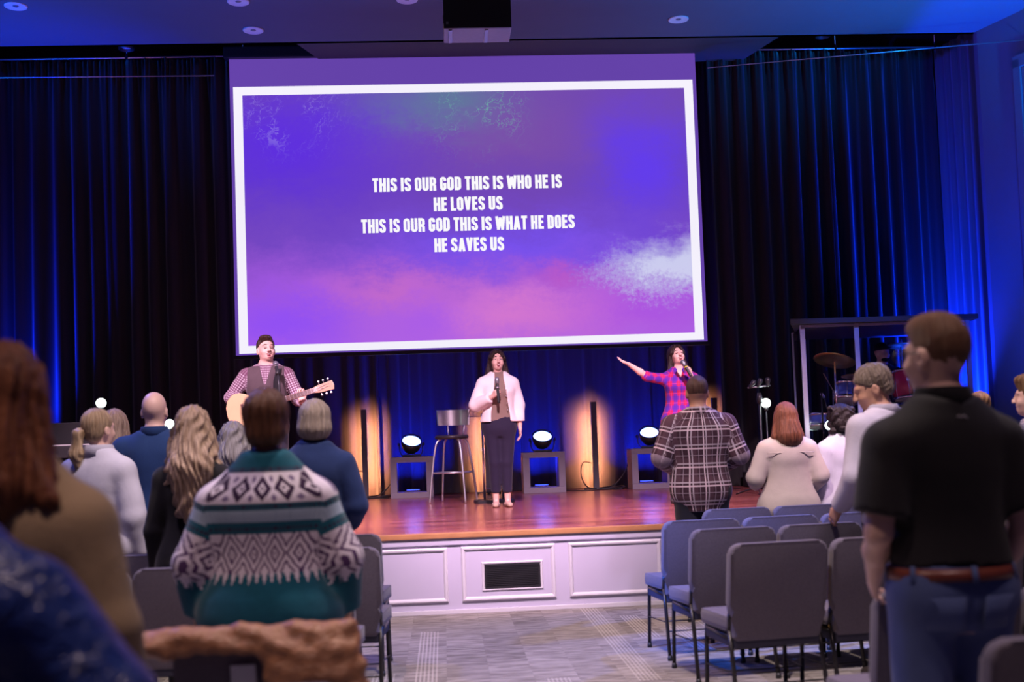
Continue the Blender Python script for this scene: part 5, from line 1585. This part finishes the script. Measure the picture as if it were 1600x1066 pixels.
# ------------------------------------------------------------------ grey wavy hair further ahead
p = Person('woman with wavy grey hair mostly hidden beside the patterned sweater', -1.367, 7.63, 0, 1.533, 0, 'f', 1.1)
p.body(SK_FAIR)
p.shirt('blouse', cloth('grey_blouse', (0.10, 0.10, 0.13)), 0.02, 0.84, 0.98, neck=1.48, seed=61)
p.trousers(DARK_JEANS); p.shoes(SHOE)
p.hair(H_GREY, long_hair(1.44, 0.09, 0.095, 0.04, 0.02), 0.008, 22, vary=9.0)

# ------------------------------------------------------------------ grey blonde bob, denim jacket
p = Person('woman with a grey-blonde bob and a dark blue denim jacket', -0.73, 6.66, 0, 1.62, 0, 'f', 1.12, head=(-3, 0, 0),
           arms={'R': ((0.245, -0.02, 1.10), (0.19, 0.17, 0.97))})
p.body(SK_FAIR)
DJ = cloth('denim_jacket', (0.016, 0.032, 0.105), 0.9, 0.45, 280)
s_ = p.shirt('denim_jacket', DJ, 0.028, 0.86, 0.98, (0.080, 0.076, 0.058), 1.482, 0.006, seed=71)
p.trousers(DARK_JEANS); p.shoes(SHOE)
p.hair(HB('grey_blond_hair', (0.20, 0.15, 0.11), (0.48, 0.39, 0.31), streak=40.0), [('e', (0, -0.024, 1.662), (0.100, 0.118, 0.106)), ('e', (0, -0.045, 1.585), (0.108, 0.100, 0.085)), ('se', (0, 0.135, 1.59), (0.07, 0.085, 0.11)), ('se', (0, -0.02, 1.43), (0.2, 0.2, 0.085), 0.01)], 0.003, 44)

# ------------------------------------------------------------------ man in the plaid shirt
p = Person('man with cropped hair in a dark plaid flannel shirt near the stage', 1.93, 8.64, 0, 1.80, 0, 'm', 1.17, head=(-4, 0, 0),
           arms={'L': ((-0.285, -0.03, 1.16), (-0.19, 0.19, 1.08)), 'R': ((0.285, -0.03, 1.16), (0.19, 0.19, 1.08))})
p.body(SK_TAN)
FL = plaid('dark_flannel', (0.042, 0.018, 0.028), [(0, .135, .045, .022, (0.085, 0.04, 0.055), .7), (1, .135, .045, .022, (0.085, 0.04, 0.055), .7),
           (0, .135, 0.0, .0055, (0.66, 0.50, 0.54), .85), (0, .135, .026, .0055, (0.50, 0.42, 0.46), .75), (0, .135, .085, .003, (0.35, 0.27, 0.32), .6),
           (1, .135, 0.0, .0055, (0.66, 0.50, 0.54), .8), (1, .135, .026, .0055, (0.50, 0.42, 0.46), .7), (1, .135, .085, .003, (0.35, 0.27, 0.32), .6)])
s_ = p.shirt('flannel_shirt', FL, 0.024, 0.755, 0.98, (0.078, 0.074, 0.056), 1.482, 0.005, seed=81)
p.collar(FL, s_, 1.478, (0.080, 0.078), 0.035)
p.trousers(DARK_JEANS); p.shoes(SHOE)
p.hair(HB('cropped_dark_hair', (0.03, 0.015, 0.012), (0.11, 0.055, 0.04)), [('e', (0, -0.019, 1.662), (0.080, 0.101, 0.093)), ('se', (0, 0.150, 1.60), (0.10, 0.10, 0.11)), ('se', (0, -0.02, 1.505), (0.14, 0.16, 0.09), 0.02)], 0.0)

# ------------------------------------------------------------------ woman, cream shirt jacket
p = Person('woman with straight auburn hair in a cream shirt jacket', 2.60, 8.64, 0, 1.565, 0, 'f', 1.2, head=(4, 0, 0),
           arms={'L': ((-0.285, -0.03, 1.13), (-0.22, 0.19, 1.07)), 'R': ((0.265, -0.03, 1.13), (0.23, 0.17, 1.0))})
p.body(SK_FAIR)
CR = cloth('cream_corduroy', (0.54, 0.46, 0.40), 0.9, 0.3)
s_ = p.shirt('shirt_jacket', CR, 0.032, 0.74, 0.98, (0.088, 0.082, 0.062), 1.487, 0.006, seed=91, flare=0.035)
p.collar(CR, s_, 1.468, (0.085, 0.08), 0.035)
B().tube([p.shear(v3(x, -0.128 - 0.02 * cos(x * 8), 1.335)) for x in [-.2 + .04 * k for k in range(11)]], 0.004, 6).add('yoke_seam', CR, s_)
p.trousers(DARK_JEANS); p.shoes(SHOE)
p.hair(H_RED, long_hair(1.42, 0.090, 0.092, 0.036, 0.022), 0.003, 44)

# ------------------------------------------------------------------ curly dark hair, white shirt
p = Person('woman with dark curly hair and a white shirt beside the older man', 3.07, 8.76, 0, 1.54, 6, 'f', 1.1, head=(8, -6, 0))
p.body(SK_TAN)
s_ = p.shirt('white_shirt', cloth('white_cotton', (0.50, 0.49, 0.55)), 0.026, 0.76, 0.98, (0.080, 0.076, 0.058), 1.48, 0.006, seed=101, flare=0.03)
p.trousers(DARK_JEANS); p.shoes(SHOE)
cur = [('e', (0, -0.024, 1.662), (0.104, 0.124, 0.108)), ('e', (0, -0.05, 1.58), (0.112, 0.105, 0.09)), ('se', (0, 0.145, 1.59), (0.07, 0.085, 0.11))]
rr_ = random.Random(4)
for k in range(26):
    a = rr_.uniform(-2.6, 2.6); z_ = rr_.uniform(1.50, 1.74)
    cur.append(('e', (0.10 * sin(a), -0.03 - 0.10 * cos(a), z_), (0.03, 0.03, 0.026), 0.01))
p.hair(H_DARK, cur, 0.004, 18, vary=14.0)

# ------------------------------------------------------------------ older man in the white shirt, head bowed left
p = Person('older man with grey-brown hair in a white shirt, head turned left', 2.42, 6.14, 0, 1.70, 30, 'm', 1.12, head=(44, -20, 0), lean=(0.0, 0.10),
           arms={'L': ((-0.255, 0.02, 1.13), (-0.215, 0.20, 0.95)), 'R': ((0.235, 0.02, 1.13), (0.20, 0.20, 1.0))})
p.body(SK_WARM)
WS = cloth('white_oxford', (0.52, 0.48, 0.57), 0.85, 0.45)
s_ = p.shirt('white_shirt', WS, 0.026, 0.86, 0.98, (0.080, 0.074, 0.052), 1.482, 0.006, seed=111)
p.collar(WS, s_, 1.478, (0.080, 0.078), 0.04)
p.trousers(DARK_JEANS); p.shoes(SHOE)
p.hair(H_SALT, [('e', (0, -0.022, 1.668), (0.087, 0.108, 0.100)), ('se', (0, 0.155, 1.59), (0.12, 0.118, 0.122)), ('e', (0, -0.07, 1.60), (0.070, 0.045, 0.05)), ('se', (0, -0.03, 1.475), (0.14, 0.16, 0.085), 0.02),
                ('se', (0.095, 0.0, 1.605), (0.02, 0.03, 0.042), 0.01), ('se', (-0.095, 0.0, 1.605), (0.02, 0.03, 0.042), 0.01)], 0.005, 38, cuts=[((0, 0.95, -1), -1.612)])

# ------------------------------------------------------------------ tall near man, black polo
p = Person('man with short sandy hair, glasses, black polo, brown belt and jeans at right', 1.482, 3.36, 0, 1.681, 4, 'm', 1.0, head=(24, 0, 0),
           arms={'L': ((-0.238, -0.035, 1.09), (-0.165, 0.17, 0.93)), 'R': ((0.238, -0.035, 1.09), (0.20, 0.13, 0.90))}, shoulder=0.178, sz=1.352)
p.body(SK_FAIR, hf=0.0055)
PO = cloth('black_polo', (0.013, 0.012, 0.015), 0.8, 0.25)
s_ = p.shirt('polo_shirt', PO, 0.024, 0.985, 0.40, (0.080, 0.085, 0.06), 1.478, 0.0045, h=0.0095, seed=121)
p.collar(PO, s_, 1.475, (0.078, 0.078), 0.045)
lg = plain('grey_print', (0.30, 0.28, 0.30), 0.5)
for sx in (-1, 1):
    arcp = [(sx * (0.018 + 0.010 * cos(a)), -0.1285 - 0.0, 1.424 + 0.011 * sin(a)) for a in [radians(-150 + 60 * k) if sx > 0 else radians(-30 - 60 * k) for k in range(6)]]
    B().tube([(x * 1.0 - (0.010 * sx), y, z) for x, y, z in arcp], 0.0028, 6).add('collar_emblem', lg, s_)
tr = p.trousers(DENIM, 0.99, (0.105, 0.082, 0.068), h=0.011, ease=0.016, wr=0.0055)
# belt, belt loops, back pockets follow the waist ellipse
P_ = np.array(p.prof)
def waist(a, z, g):
    rx = np.interp(z, P_[:, 0], P_[:, 1]) + g; ry = np.interp(z, P_[:, 0], P_[:, 2]) + g; cy = np.interp(z, P_[:, 0], P_[:, 4])
    return (rx * cos(a), cy + ry * sin(a), z)
def strip(z0, z1, g, a0, a1, n, name, mat, parent, th=0.004):
    b = B(); A = []
    for k in range(n + 1):
        a = a0 + (a1 - a0) * k / n
        A.append((b.bm.verts.new(waist(a, z0, g)), b.bm.verts.new(waist(a, z1, g))))
    for q, r_ in zip(A[:-1], A[1:]): b.bm.faces.new((q[0], r_[0], r_[1], q[1]))
    o = b.add(name, mat, parent, smooth=True)
    so = o.modifiers.new('thickness', 'SOLIDIFY'); so.thickness = th
    return o
strip(0.945, 0.982, 0.030, 0, 2 * pi, 56, 'belt', plain('brown_leather', (0.17, 0.04, 0.025), 0.35), p.t)
for a in (-90, -35, -145, 10, 170): strip(0.938, 0.99, 0.036, radians(a) - 0.045, radians(a) + 0.045, 3, 'belt_loop', DENIM, tr)
for a in (-60, -120): strip(0.80, 0.90, 0.030, radians(a) - 0.36, radians(a) + 0.36, 8, 'back_pocket', DENIM, tr, 0.008)
p.shoes(SHOE)
p.hair(H_SANDY, [('e', (0, -0.0185, 1.658), (0.0785, 0.0995, 0.0965)), ('e', (0, 0.01, 1.715), (0.066, 0.085, 0.046)), ('se', (0, 0.155, 1.60), (0.105, 0.105, 0.122)), ('se', (0, -0.03, 1.475), (0.14, 0.16, 0.095), 0.03),
                 ('se', (0.088, 0.0, 1.61), (0.012, 0.03, 0.04), 0.01), ('se', (-0.088, 0.0, 1.61), (0.012, 0.03, 0.04), 0.01)], 0.0015, 60, h=0.007, cuts=[((0, 0.85, -1), -1.630)])
gl = B().add('glasses_anchor', None, p.t) if False else None
HM = p.HM
fr = B()
for s in (-1, 1):
    fr.tube([HM @ Vector((s * 0.034 + 0.026 * cos(a), 0.112, 1.630 + 0.019 * sin(a))) for a in [2 * pi * k / 18 for k in range(19)]], 0.0022, 6, False)
    fr.tube([HM @ Vector((s * 0.060, 0.112, 1.634)), HM @ Vector((s * 0.076, 0.10, 1.635)), HM @ Vector((s * 0.080, 0.0, 1.634)), HM @ Vector((s * 0.082, -0.02, 1.615))], 0.0026, 6)
fr.tube([HM @ Vector((-0.009, 0.114, 1.634)), HM @ Vector((0.009, 0.114, 1.634))], 0.002, 6)
fr.add('glasses', M['black_plastic'], p.t)

# ------------------------------------------------------------------ small figures at the right edge
p = Person('person with a golden-brown hair bun seen over the black polo shoulder', 4.17, 8.75, 0, 1.603, 0, 'f', 1.0)
p.body(SK_FAIR)
p.shirt('sweater', cloth('navy_sweater', (0.02, 0.03, 0.10)), 0.022, 0.84, 0.98, neck=1.48, seed=131)
p.trousers(DARK_JEANS); p.shoes(SHOE)
p.hair(HB('golden_hair', (0.07, 0.04, 0.02), (0.36, 0.23, 0.09)), short_hair(1.60) + [('e', (0, -0.105, 1.70), (0.05, 0.045, 0.045))], 0.004, 30)
p = Person('boy with light brown hair and a pale plaid shirt at the right edge', 3.27, 6.2, 0, 1.61, 30, 'm', 0.92, head=(25, 0, 0))
p.body(SK_FAIR)
p.shirt('plaid_shirt', plaid('pale_plaid', (0.45, 0.40, 0.42), [(0, .07, 0, .012, (0.10, 0.10, 0.16), .75), (1, .07, 0, .012, (0.10, 0.10, 0.16), .75), (0, .07, .03, .003, (0.25, 0.1, 0.12), .6), (1, .07, .03, .003, (0.25, 0.1, 0.12), .6)]), 0.022, 0.80, 0.98, neck=1.482, seed=141)
p.trousers(DARK_JEANS); p.shoes(SHOE)
p.hair(HB('light_brown_hair', (0.10, 0.05, 0.025), (0.32, 0.18, 0.085)), short_hair(1.59, 0.01) + [('e', (0, 0.05, 1.73), (0.06, 0.05, 0.03))], 0.005, 26)

# ================================================================== performers
def microphone(tail, head_, label, ring=None, r=0.017):
    a = Vector(tail); b = Vector(head_); L = (b - a).length
    t = thing('microphone', label, 'microphone', tuple(a))
    t.rotation_euler = (b - a).to_track_quat('Z', 'Y').to_euler()
    B().lathe([(0.0, 0.0), (r * 0.8, 0.002), (r * 0.85, 0.02), (r * 1.0, L - 0.06), (r * 0.9, L - 0.045)], 18).add('handle', M['black_plastic'], t)
    B().lathe([(r * 1.05, L - 0.05), (r * 1.3, L - 0.045), (r * 1.5, L - 0.02), (r * 1.45, L), (r * 1.0, L + 0.018), (0.0, L + 0.024)], 18).add('grille', M['grey_metal'], t)
    B().lathe([(r * 1.02, L * 0.62), (r * 1.12, L * 0.62), (r * 1.12, L * 0.68), (r * 1.02, L * 0.68)], 18).add('colour_ring', ring or M['steel'], t)
    return t

# ------------------------------------------------------------------ guitarist
GX, GY, GH = -1.68, 11.2, 1.80
p = Person('man singing in a grey vest and checked shirt, playing a guitar', GX, GY, ST, GH, 180, 'm', 1.02, head=(24, 8, 0),
           arms={'R': ((0.335, -0.02, 1.185), (0.135, 0.235, 1.125)), 'L': ((-0.285, -0.01, 1.155), (-0.352, 0.240, 1.120))})
p.body(SK_FAIR, 1.0, {'R': ((-0.8, 0.12, -0.35), (0, -1, -0.1), (-0.2, 0, 0.9), 30), 'L': ((-0.10, 0.10, 0.95), (0.15, 0.95, 0.0), (0.9, 0.1, 0.1), 50)}, hf=0.0052)
GING = plaid('gingham_shirt', (0.48, 0.40, 0.46), [(0, .022, 0, .0055, (0.10, 0.02, 0.06), .72), (1, .022, 0, .0055, (0.10, 0.02, 0.06), .72)])
s_ = p.shirt('checked_shirt', GING, 0.014, 0.86, 0.93, (0.070, 0.064, 0.048), 1.478, 0.005, seed=151)
VEST = cloth('grey_vest_cloth', (0.085, 0.060, 0.068), 0.85)
def vest_cut(X, Y, Z):
    arm = 0.150 - np.abs(X) ; side = np.where(Z > 1.22, np.abs(X) - 0.172 - 0.10 * np.maximum(0, 1.34 - Z), -1.0)
    vn = np.where((Y > 0.0), 0.052 * np.clip((Z - 1.27) / 0.2, 0, 1) - np.abs(X), -1.0)
    return np.maximum(np.maximum(side, vn), Z - 1.475)
s2 = p.shirt('vest', VEST, 0.024, 0.88, 0.05, (0.074, 0.074, 0.06), 1.475, 0.002, seed=152, opening=vest_cut)
p.collar(GING, s_, 1.472, (0.074, 0.072), 0.03, 0.9)
for k in range(5): B().lathe([(0.0, 0.004), (0.006, 0.003), (0.007, 0.0)], 10, Matrix.Translation((0.0, 0.150, 1.02 + 0.06 * k)) @ Matrix.Rotation(radians(-90), 4, 'X')).add('button', M['steel'], s2)
p.trousers(DARK_JEANS); p.shoes(SHOE)
p.hair(HB('dark_short_hair', (0.014, 0.008, 0.007), (0.07, 0.034, 0.025)), [('e', (0, -0.018, 1.668), (0.083, 0.104, 0.097)), ('e', (0.012, 0.045, 1.735), (0.058, 0.050, 0.026)), ('se', (0, 0.155, 1.60), (0.105, 0.100, 0.134)), ('se', (0, -0.03, 1.475), (0.14, 0.16, 0.10), 0.02),
                 ('se', (0.088, 0.0, 1.61), (0.012, 0.03, 0.04), 0.01), ('se', (-0.088, 0.0, 1.61), (0.012, 0.03, 0.04), 0.01)], 0.002, 60, h=0.007, cuts=[((0, 0.85, -1), -1.642)])
p.face(H_BROWN, closed=True, mouth=1.0)
# guitar: built lying along its own x axis (neck to +x), face towards -y
g = thing('acoustic_guitar', 'pale spruce acoustic guitar held by the man in the vest', 'guitar', (-1.76, 10.90, 1.735))
g.rotation_euler = (radians(-6), radians(-15), radians(-3))
ct = [(-0.245, 0.0), (-0.24, 0.08), (-0.21, 0.145), (-0.15, 0.188), (-0.08, 0.185), (-0.02, 0.150), (0.03, 0.118), (0.08, 0.115), (0.14, 0.135), (0.19, 0.130), (0.225, 0.09), (0.238, 0.035), (0.24, 0.0)]
ct = ct + [(x, -z) for x, z in ct[-2:0:-1]]
mg = Matrix.Rotation(radians(90), 4, 'X')
M['spruce'] = plain('spruce_top', (0.62, 0.42, 0.22), 0.3, var=0.12, scale=6, coat=0.4)
M['rosewood'] = plain('rosewood', (0.13, 0.05, 0.03), 0.4, var=0.3, scale=12)
B().prism(list(reversed(ct)), -0.045, 0.045, mg, 0.006).add('body', M['rosewood'], g)
B().prism([(x * 0.985, z * 0.985) for x, z in reversed(ct)], 0.044, 0.049, mg).add('soundboard', M['spruce'], g)
B().lathe([(0.0, 0.0), (0.05, 0.0005), (0.05, 0.0)], 28, Matrix.Translation((0.075, -0.0495, 0)) @ Matrix.Rotation(radians(90), 4, 'X')).add('sound_hole', M['black_plastic'], g)
B().box((-0.10, -0.058, -0.075), (-0.075, -0.049, 0.075), 0.003).add('bridge', M['rosewood'], g)
B().prism([(0.06, -0.06), (0.10, -0.085), (0.02, -0.11), (-0.02, -0.08)], 0.049, 0.0505, mg).add('pickguard', M['black_plastic'], g)
B().box((0.22, -0.050, -0.023), (0.60, -0.028, 0.023), 0.006).add('neck', M['rosewood'], g)
B().box((0.13, -0.056, -0.025), (0.60, -0.050, 0.025), 0.001).add('fretboard', M['rosewood'], g)
for k in range(12): B().box((0.60 - 0.034 * k - 0.001 * 0, -0.0575, -0.024), (0.6025 - 0.034 * k, -0.056, 0.024)).add('fret', M['steel'], g)
hs = B().prism([(0.60, -0.026), (0.64, -0.036), (0.78, -0.044), (0.79, 0.0), (0.78, 0.044), (0.64, 0.036), (0.60, 0.026)], -0.009, 0.009, Matrix.Translation((0, -0.045, 0)) @ mg, 0.003).add('headstock', plain('maple_head', (0.30, 0.18, 0.11), 0.35), g)
for k in range(3):
    for s in (-1, 1):
        x = 0.655 + 0.045 * k
        B().tube([(x, -0.045, s * 0.040), (x, -0.045, s * 0.062)], 0.004, 6).add('tuner_post', M['chrome'], hs)
        B().box((x - 0.010, -0.052, s * 0.066 - 0.008), (x + 0.010, -0.038, s * 0.066 + 0.008), 0.004).add('tuner_button', M['chrome'], hs)
for k in range(6): B().tube([(-0.088, -0.060, -0.019 + 0.0076 * k), (0.60, -0.060, -0.017 + 0.0068 * k), (0.66 + 0.045 * (k % 3), -0.056, -0.02 + 0.008 * k)], 0.0012, 5).add('string', M['steel'], g)
# strap over the left shoulder down to the guitar, and the microphone stand
st = B()
sp = [(-1.585, 10.985, 1.60), (-1.575, 11.0, 1.85), (-1.570, 11.035, 2.0), (-1.555, 11.11, 2.115), (-1.545, 11.2, 2.15), (-1.56, 11.3, 2.11), (-1.63, 11.36, 1.95)]
rings = []
for i, q in enumerate(sp):
    q = Vector(q); w = Vector((0.024, 0.0, 0.0))
    rings.append((st.bm.verts.new(q - w), st.bm.verts.new(q + w)))
for a, b in zip(rings[:-1], rings[1:]): st.bm.faces.new((a[0], b[0], b[1], a[1]))
o = st.add('strap', BLACK_CLOTH, None); o.parent = g; o.matrix_parent_inverse = Matrix.LocRotScale(g.location, g.rotation_euler, None).inverted()
so = o.modifiers.new('thickness', 'SOLIDIFY'); so.thickness = 0.004
ms = thing('microphone_stand', 'straight black microphone stand in front of the guitarist', 'mic stand', (-1.50, 10.74, ST))
B().tube([(0, 0, 0.02), (0, 0, 1.30), (-0.01, 0.02, 1.40)], 0.011, 10).add('pole', M['black_metal'], ms)
B().lathe([(0.14, 0.0), (0.14, 0.015), (0.04, 0.03), (0.013, 0.06)], 28).add('base', M['black_metal'], ms)
B().tube([(-0.01, 0.02, 1.40), (-0.016, 0.045, 1.45)], 0.018, 12).add('clip', M['black_plastic'], ms)
microphone((-1.512, 10.745, 2.055), (-1.555, 10.94, 2.168), 'black microphone on the stand at the guitarist\'s mouth')

# ------------------------------------------------------------------ singer in the white jacket
WX, WY = 0.615, 12.6
p = Person('woman singing in a white jacket, taupe top and dark cropped trousers', WX, WY, ST, 1.715, 180, 'f', 1.06, head=(6, 7, 0), stance=-0.035,
           arms={'R': ((0.262, 0.035, 1.14), (0.070, 0.195, 1.225)), 'L': ((-0.225, -0.03, 1.125), (-0.228, 0.03, 0.865))})
p.body(SK_FAIR, 0.9, {'R': ((-0.45, 0.75, 0.45), (-0.75, -0.65, 0.0), (-0.1, 0.1, 0.9), 62), 'L': ((0.0, 0.12, -0.9), (0.9, 0.2, 0), (0, 1, 0.0), 20)}, hf=0.0052)
p.shirt('taupe_top', cloth('taupe_rib_knit', (0.22, 0.155, 0.125), 0.9, 0.3), 0.010, 0.955, 0.08, (0.06, 0.06, 0.05), 1.505, 0.003, seed=161)
WJ = cloth('white_boucle', (0.78, 0.72, 0.70), 0.9, 0.3, 90)
def jacket_open(X, Y, Z):
    c = -0.012
    w = 0.048 + 0.058 * np.clip((1.42 - Z) / 0.42, 0, 1)
    return np.where(Y > 0.02, np.minimum(w - np.abs(X - c), 1.0), np.where(Z > 1.44, 0.062 - np.sqrt(X ** 2 + (Y + 0.02) ** 2), -1.0))
s_ = p.shirt('white_jacket', WJ, 0.032, 0.945, 0.93, (0.082, 0.084, 0.066), 1.487, 0.006, seed=162, flare=0.02, opening=jacket_open)
for k in range(4): B().lathe([(0.0, 0.004), (0.007, 0.003), (0.008, 0.0)], 10, Matrix.Translation((-0.075 - 0.006 * k, 0.137 - 0.004 * k, 1.30 - 0.075 * k)) @ Matrix.Rotation(radians(-90), 4, 'X')).add('button', M['steel'], s_)
p.trousers(cloth('dark_purple_trousers', (0.020, 0.015, 0.038), 0.8), 1.0, (0.108, 0.080, 0.058), 0.16, wr=0.003)
p.shoes(cloth('beige_leather', (0.52, 0.36, 0.27), 0.4), low=0.045, w=0.040)
p.hair(H_DARK if False else HB('dark_brown_hair', (0.008, 0.004, 0.004), (0.036, 0.015, 0.012)), long_hair(1.435, 0.088, 0.088, 0.032, 0.022) + [('c', (0.035, 0.060, 1.728), (0.082, 0.050, 1.655), 0.013, 0.014), ('c', (-0.02, 0.062, 1.730), (-0.082, 0.050, 1.64), 0.014, 0.015)], 0.004, 36, h=0.007)
p.face(HB('dark_brow', (0.02, 0.01, 0.01), (0.05, 0.03, 0.02)), mouth=0.9)
hp = p.t.location
R_ = p.J['wrR']; S_ = p.S
mw = lambda l: (WX - l[0] * S_, WY - l[1] * S_, ST + l[2] * S_)
microphone(mw((0.012, 0.268, 1.145)), mw((0.022, 0.262, 1.410)), 'black handheld microphone of the woman in the white jacket')

# ------------------------------------------------------------------ singer in the plaid shirt, arm out
QX, QY = 2.50, 12.0
p = Person('woman singing with one arm stretched out, in a magenta and blue plaid shirt', QX, QY, ST, 1.665, 180, 'f', 1.0, head=(10, 20, 4),
           arms={'R': ((0.375, 0.10, 1.40), (0.585, 0.19, 1.535)), 'L': ((-0.225, 0.10, 1.20), (-0.085, 0.215, 1.395))})
p.body(SK_FAIR, 1.2, {'R': ((0.85, 0.15, 0.40), (-0.3, 0.35, 0.85), (-0.2, 0.9, 0.1), 9, 0.25), 'L': ((0.35, 0.35, 0.8), (0.6, -0.75, 0.0), (0.1, 0.3, 0.9), 62)}, hf=0.0052)
MP = plaid('magenta_plaid', (0.40, 0.010, 0.075), [(0, .105, 0, .026, (0.06, 0.02, 0.32), .8), (1, .105, 0, .024, (0.06, 0.02, 0.32), .7), (0, .105, .052, .006, (0.70, 0.05, 0.16), .35), (1, .105, .052, .006, (0.70, 0.05, 0.16), .35)])
s_ = p.shirt('plaid_shirt', MP, 0.022, 0.80, 0.60, (0.070, 0.062, 0.056), 1.482, 0.005, seed=171, flare=0.04,
             opening=lambda X, Y, Z: np.where(Y > 0.0, 0.035 * np.clip((Z - 1.36) / 0.1, 0, 1) - np.abs(X) - 0.002, -1.0))
p.collar(MP, s_, 1.470, (0.070, 0.068), 0.03, 0.9)
p.trousers(DARK_JEANS, 0.98, (0.10, 0.072, 0.052)); p.shoes(SHOE)
p.hair(HB('dark_brown_straight_hair', (0.009, 0.0045, 0.004), (0.04, 0.017, 0.013)), long_hair(1.43, 0.084, 0.080, 0.028, 0.012) + [('c', (0.03, 0.06, 1.728), (0.081, 0.045, 1.65), 0.012, 0.012), ('c', (-0.03, 0.06, 1.728), (-0.081, 0.045, 1.65), 0.012, 0.012)], 0.003, 40, h=0.007)
p.face(HB('dark_brow_b', (0.02, 0.01, 0.01), (0.05, 0.03, 0.02)), closed=True, mouth=1.2)
S_ = p.S
mw = lambda l: (QX - l[0] * S_, QY - l[1] * S_, ST + l[2] * S_)
microphone(mw((-0.075, 0.300, 1.375)), mw((0.005, 0.245, 1.540)), 'black handheld microphone with yellow ring of the plaid singer', plain('yellow_ring', (0.7, 0.55, 0.03), 0.4))

# ------------------------------------------------------------------ drummer, seated behind the drums
p = Person('drummer in a dark shirt and cap seated inside the drum shield', 5.62, 14.35, RZ, 1.80, 190, 'm', 1.0, head=(4, 2, 0), seated=True,
           arms={'R': ((0.27, 0.05, 0.86), (0.20, 0.28, 0.83)), 'L': ((-0.27, 0.05, 0.86), (-0.12, 0.26, 0.87))})
p.t.location.z = RZ + 0.16
p.body(SK_FAIR)
p.shirt('dark_shirt', BLACK_CLOTH, 0.018, 0.50, 0.36, (0.07, 0.07, 0.06), 1.475, 0.004, seed=181)
p.trousers(DARK_JEANS, 0.62); p.shoes(SHOE)
p.hair(HB('cap_cloth', (0.01, 0.01, 0.012), (0.03, 0.03, 0.035)), [('e', (0, -0.018, 1.675), (0.086, 0.106, 0.094)), ('e', (0, 0.10, 1.685), (0.07, 0.06, 0.010)), ('se', (0, 0.0, 1.58), (0.2, 0.2, 0.085), 0.004)], 0.0, name='cap')
p.hair(H_DARK, [('e', (0, 0.05, 1.545), (0.055, 0.05, 0.032)), ('se', (0, 0.1, 1.575), (0.026, 0.03, 0.016), 0.004)], 0.0015, name='beard')
th = thing('drum_stool', 'black round drum stool under the drummer', 'stool', (5.62, 14.36, RZ))
B().lathe([(0.0, 0.52), (0.15, 0.525), (0.165, 0.545), (0.165, 0.575), (0.15, 0.59), (0.0, 0.59)], 24).add('seat', M['black_plastic'], th)
B().tube([(0, 0, 0.15), (0, 0, 0.53)], 0.02, 12).add('post', M['chrome'], th)
for k in range(3):
    a = radians(90 + 120 * k); B().tube([(0, 0, 0.28), (0.24 * cos(a), 0.24 * sin(a), 0.012)], 0.011, 8).add('leg', M['chrome'], th)
# ================================================================== brown jacket over the near left chair
CX_, CY_ = -0.29 - 0.25, 3.42
def draped_jacket():
    F = Field((-0.46, -0.30, 0.42), (0.42, 0.16, 0.98), 0.008)
    # ridge over the chair back, hanging at the rear, with a heavy bundle on the right
    F.cap((-0.29, -0.080, 0.822), (0.25, -0.080, 0.822), 0.040, 0.038, 0.02)
    F.cap((-0.30, -0.110, 0.805), (0.05, -0.112, 0.795), 0.015, 0.018, 0.02)
    F.ell((0.155, -0.105, 0.73), (0.145, 0.050, 0.10), 0.04)
    F.ell((0.20, -0.085, 0.63), (0.12, 0.045, 0.11), 0.05)
    F.cap((-0.36, -0.080, 0.825), (-0.27, -0.09, 0.80), 0.024, 0.03, 0.03)
    F.cap((-0.25, 0.02, 0.78), (0.22, 0.02, 0.70), 0.03, 0.05, 0.04)
    def folds(X, Y, Z):
        return 0.0035 * np.sin(95 * Z + 5 * np.sin(9 * X) + 5 * X) + 0.003 * np.sin(38 * X + 34 * Z + 3 * np.sin(16 * Z)) + 0.002 * np.sin(120 * X - 60 * Z)
    F.ruffle(folds)
    n = NT('brown_nylon'); o = n.obj()
    n.bump(n.noise(n.scale(o, (1, 1, 2)), 22, 4.0, 0.6, 1.5), 0.5, 0.02)
    m = n.done(n.mix(n.noise(o, 10, 3.0), (0.20, 0.085, 0.045), (0.40, 0.19, 0.10)), 0.45, spec=0.5)
    return net_mesh('draped_jacket', F, m)
tag(link('draped_jacket', draped_jacket(), None, None, (CX_, CY_, 0)), 'crumpled brown nylon jacket draped over the near left chair back', 'jacket')
sk = tag(B().box((-0.035, -0.003, -0.05), (0.035, 0.0, 0.05), 0.001).add('back_sticker', plain('white_sticker', (0.55, 0.56, 0.66), 0.5), None, (CX_ - 0.045, CY_ - 0.0865, 0.70)), 'small white sticker on the back of the jacket-draped chair', 'sticker')
sk.rotation_euler = (radians(9.6), 0, 0)
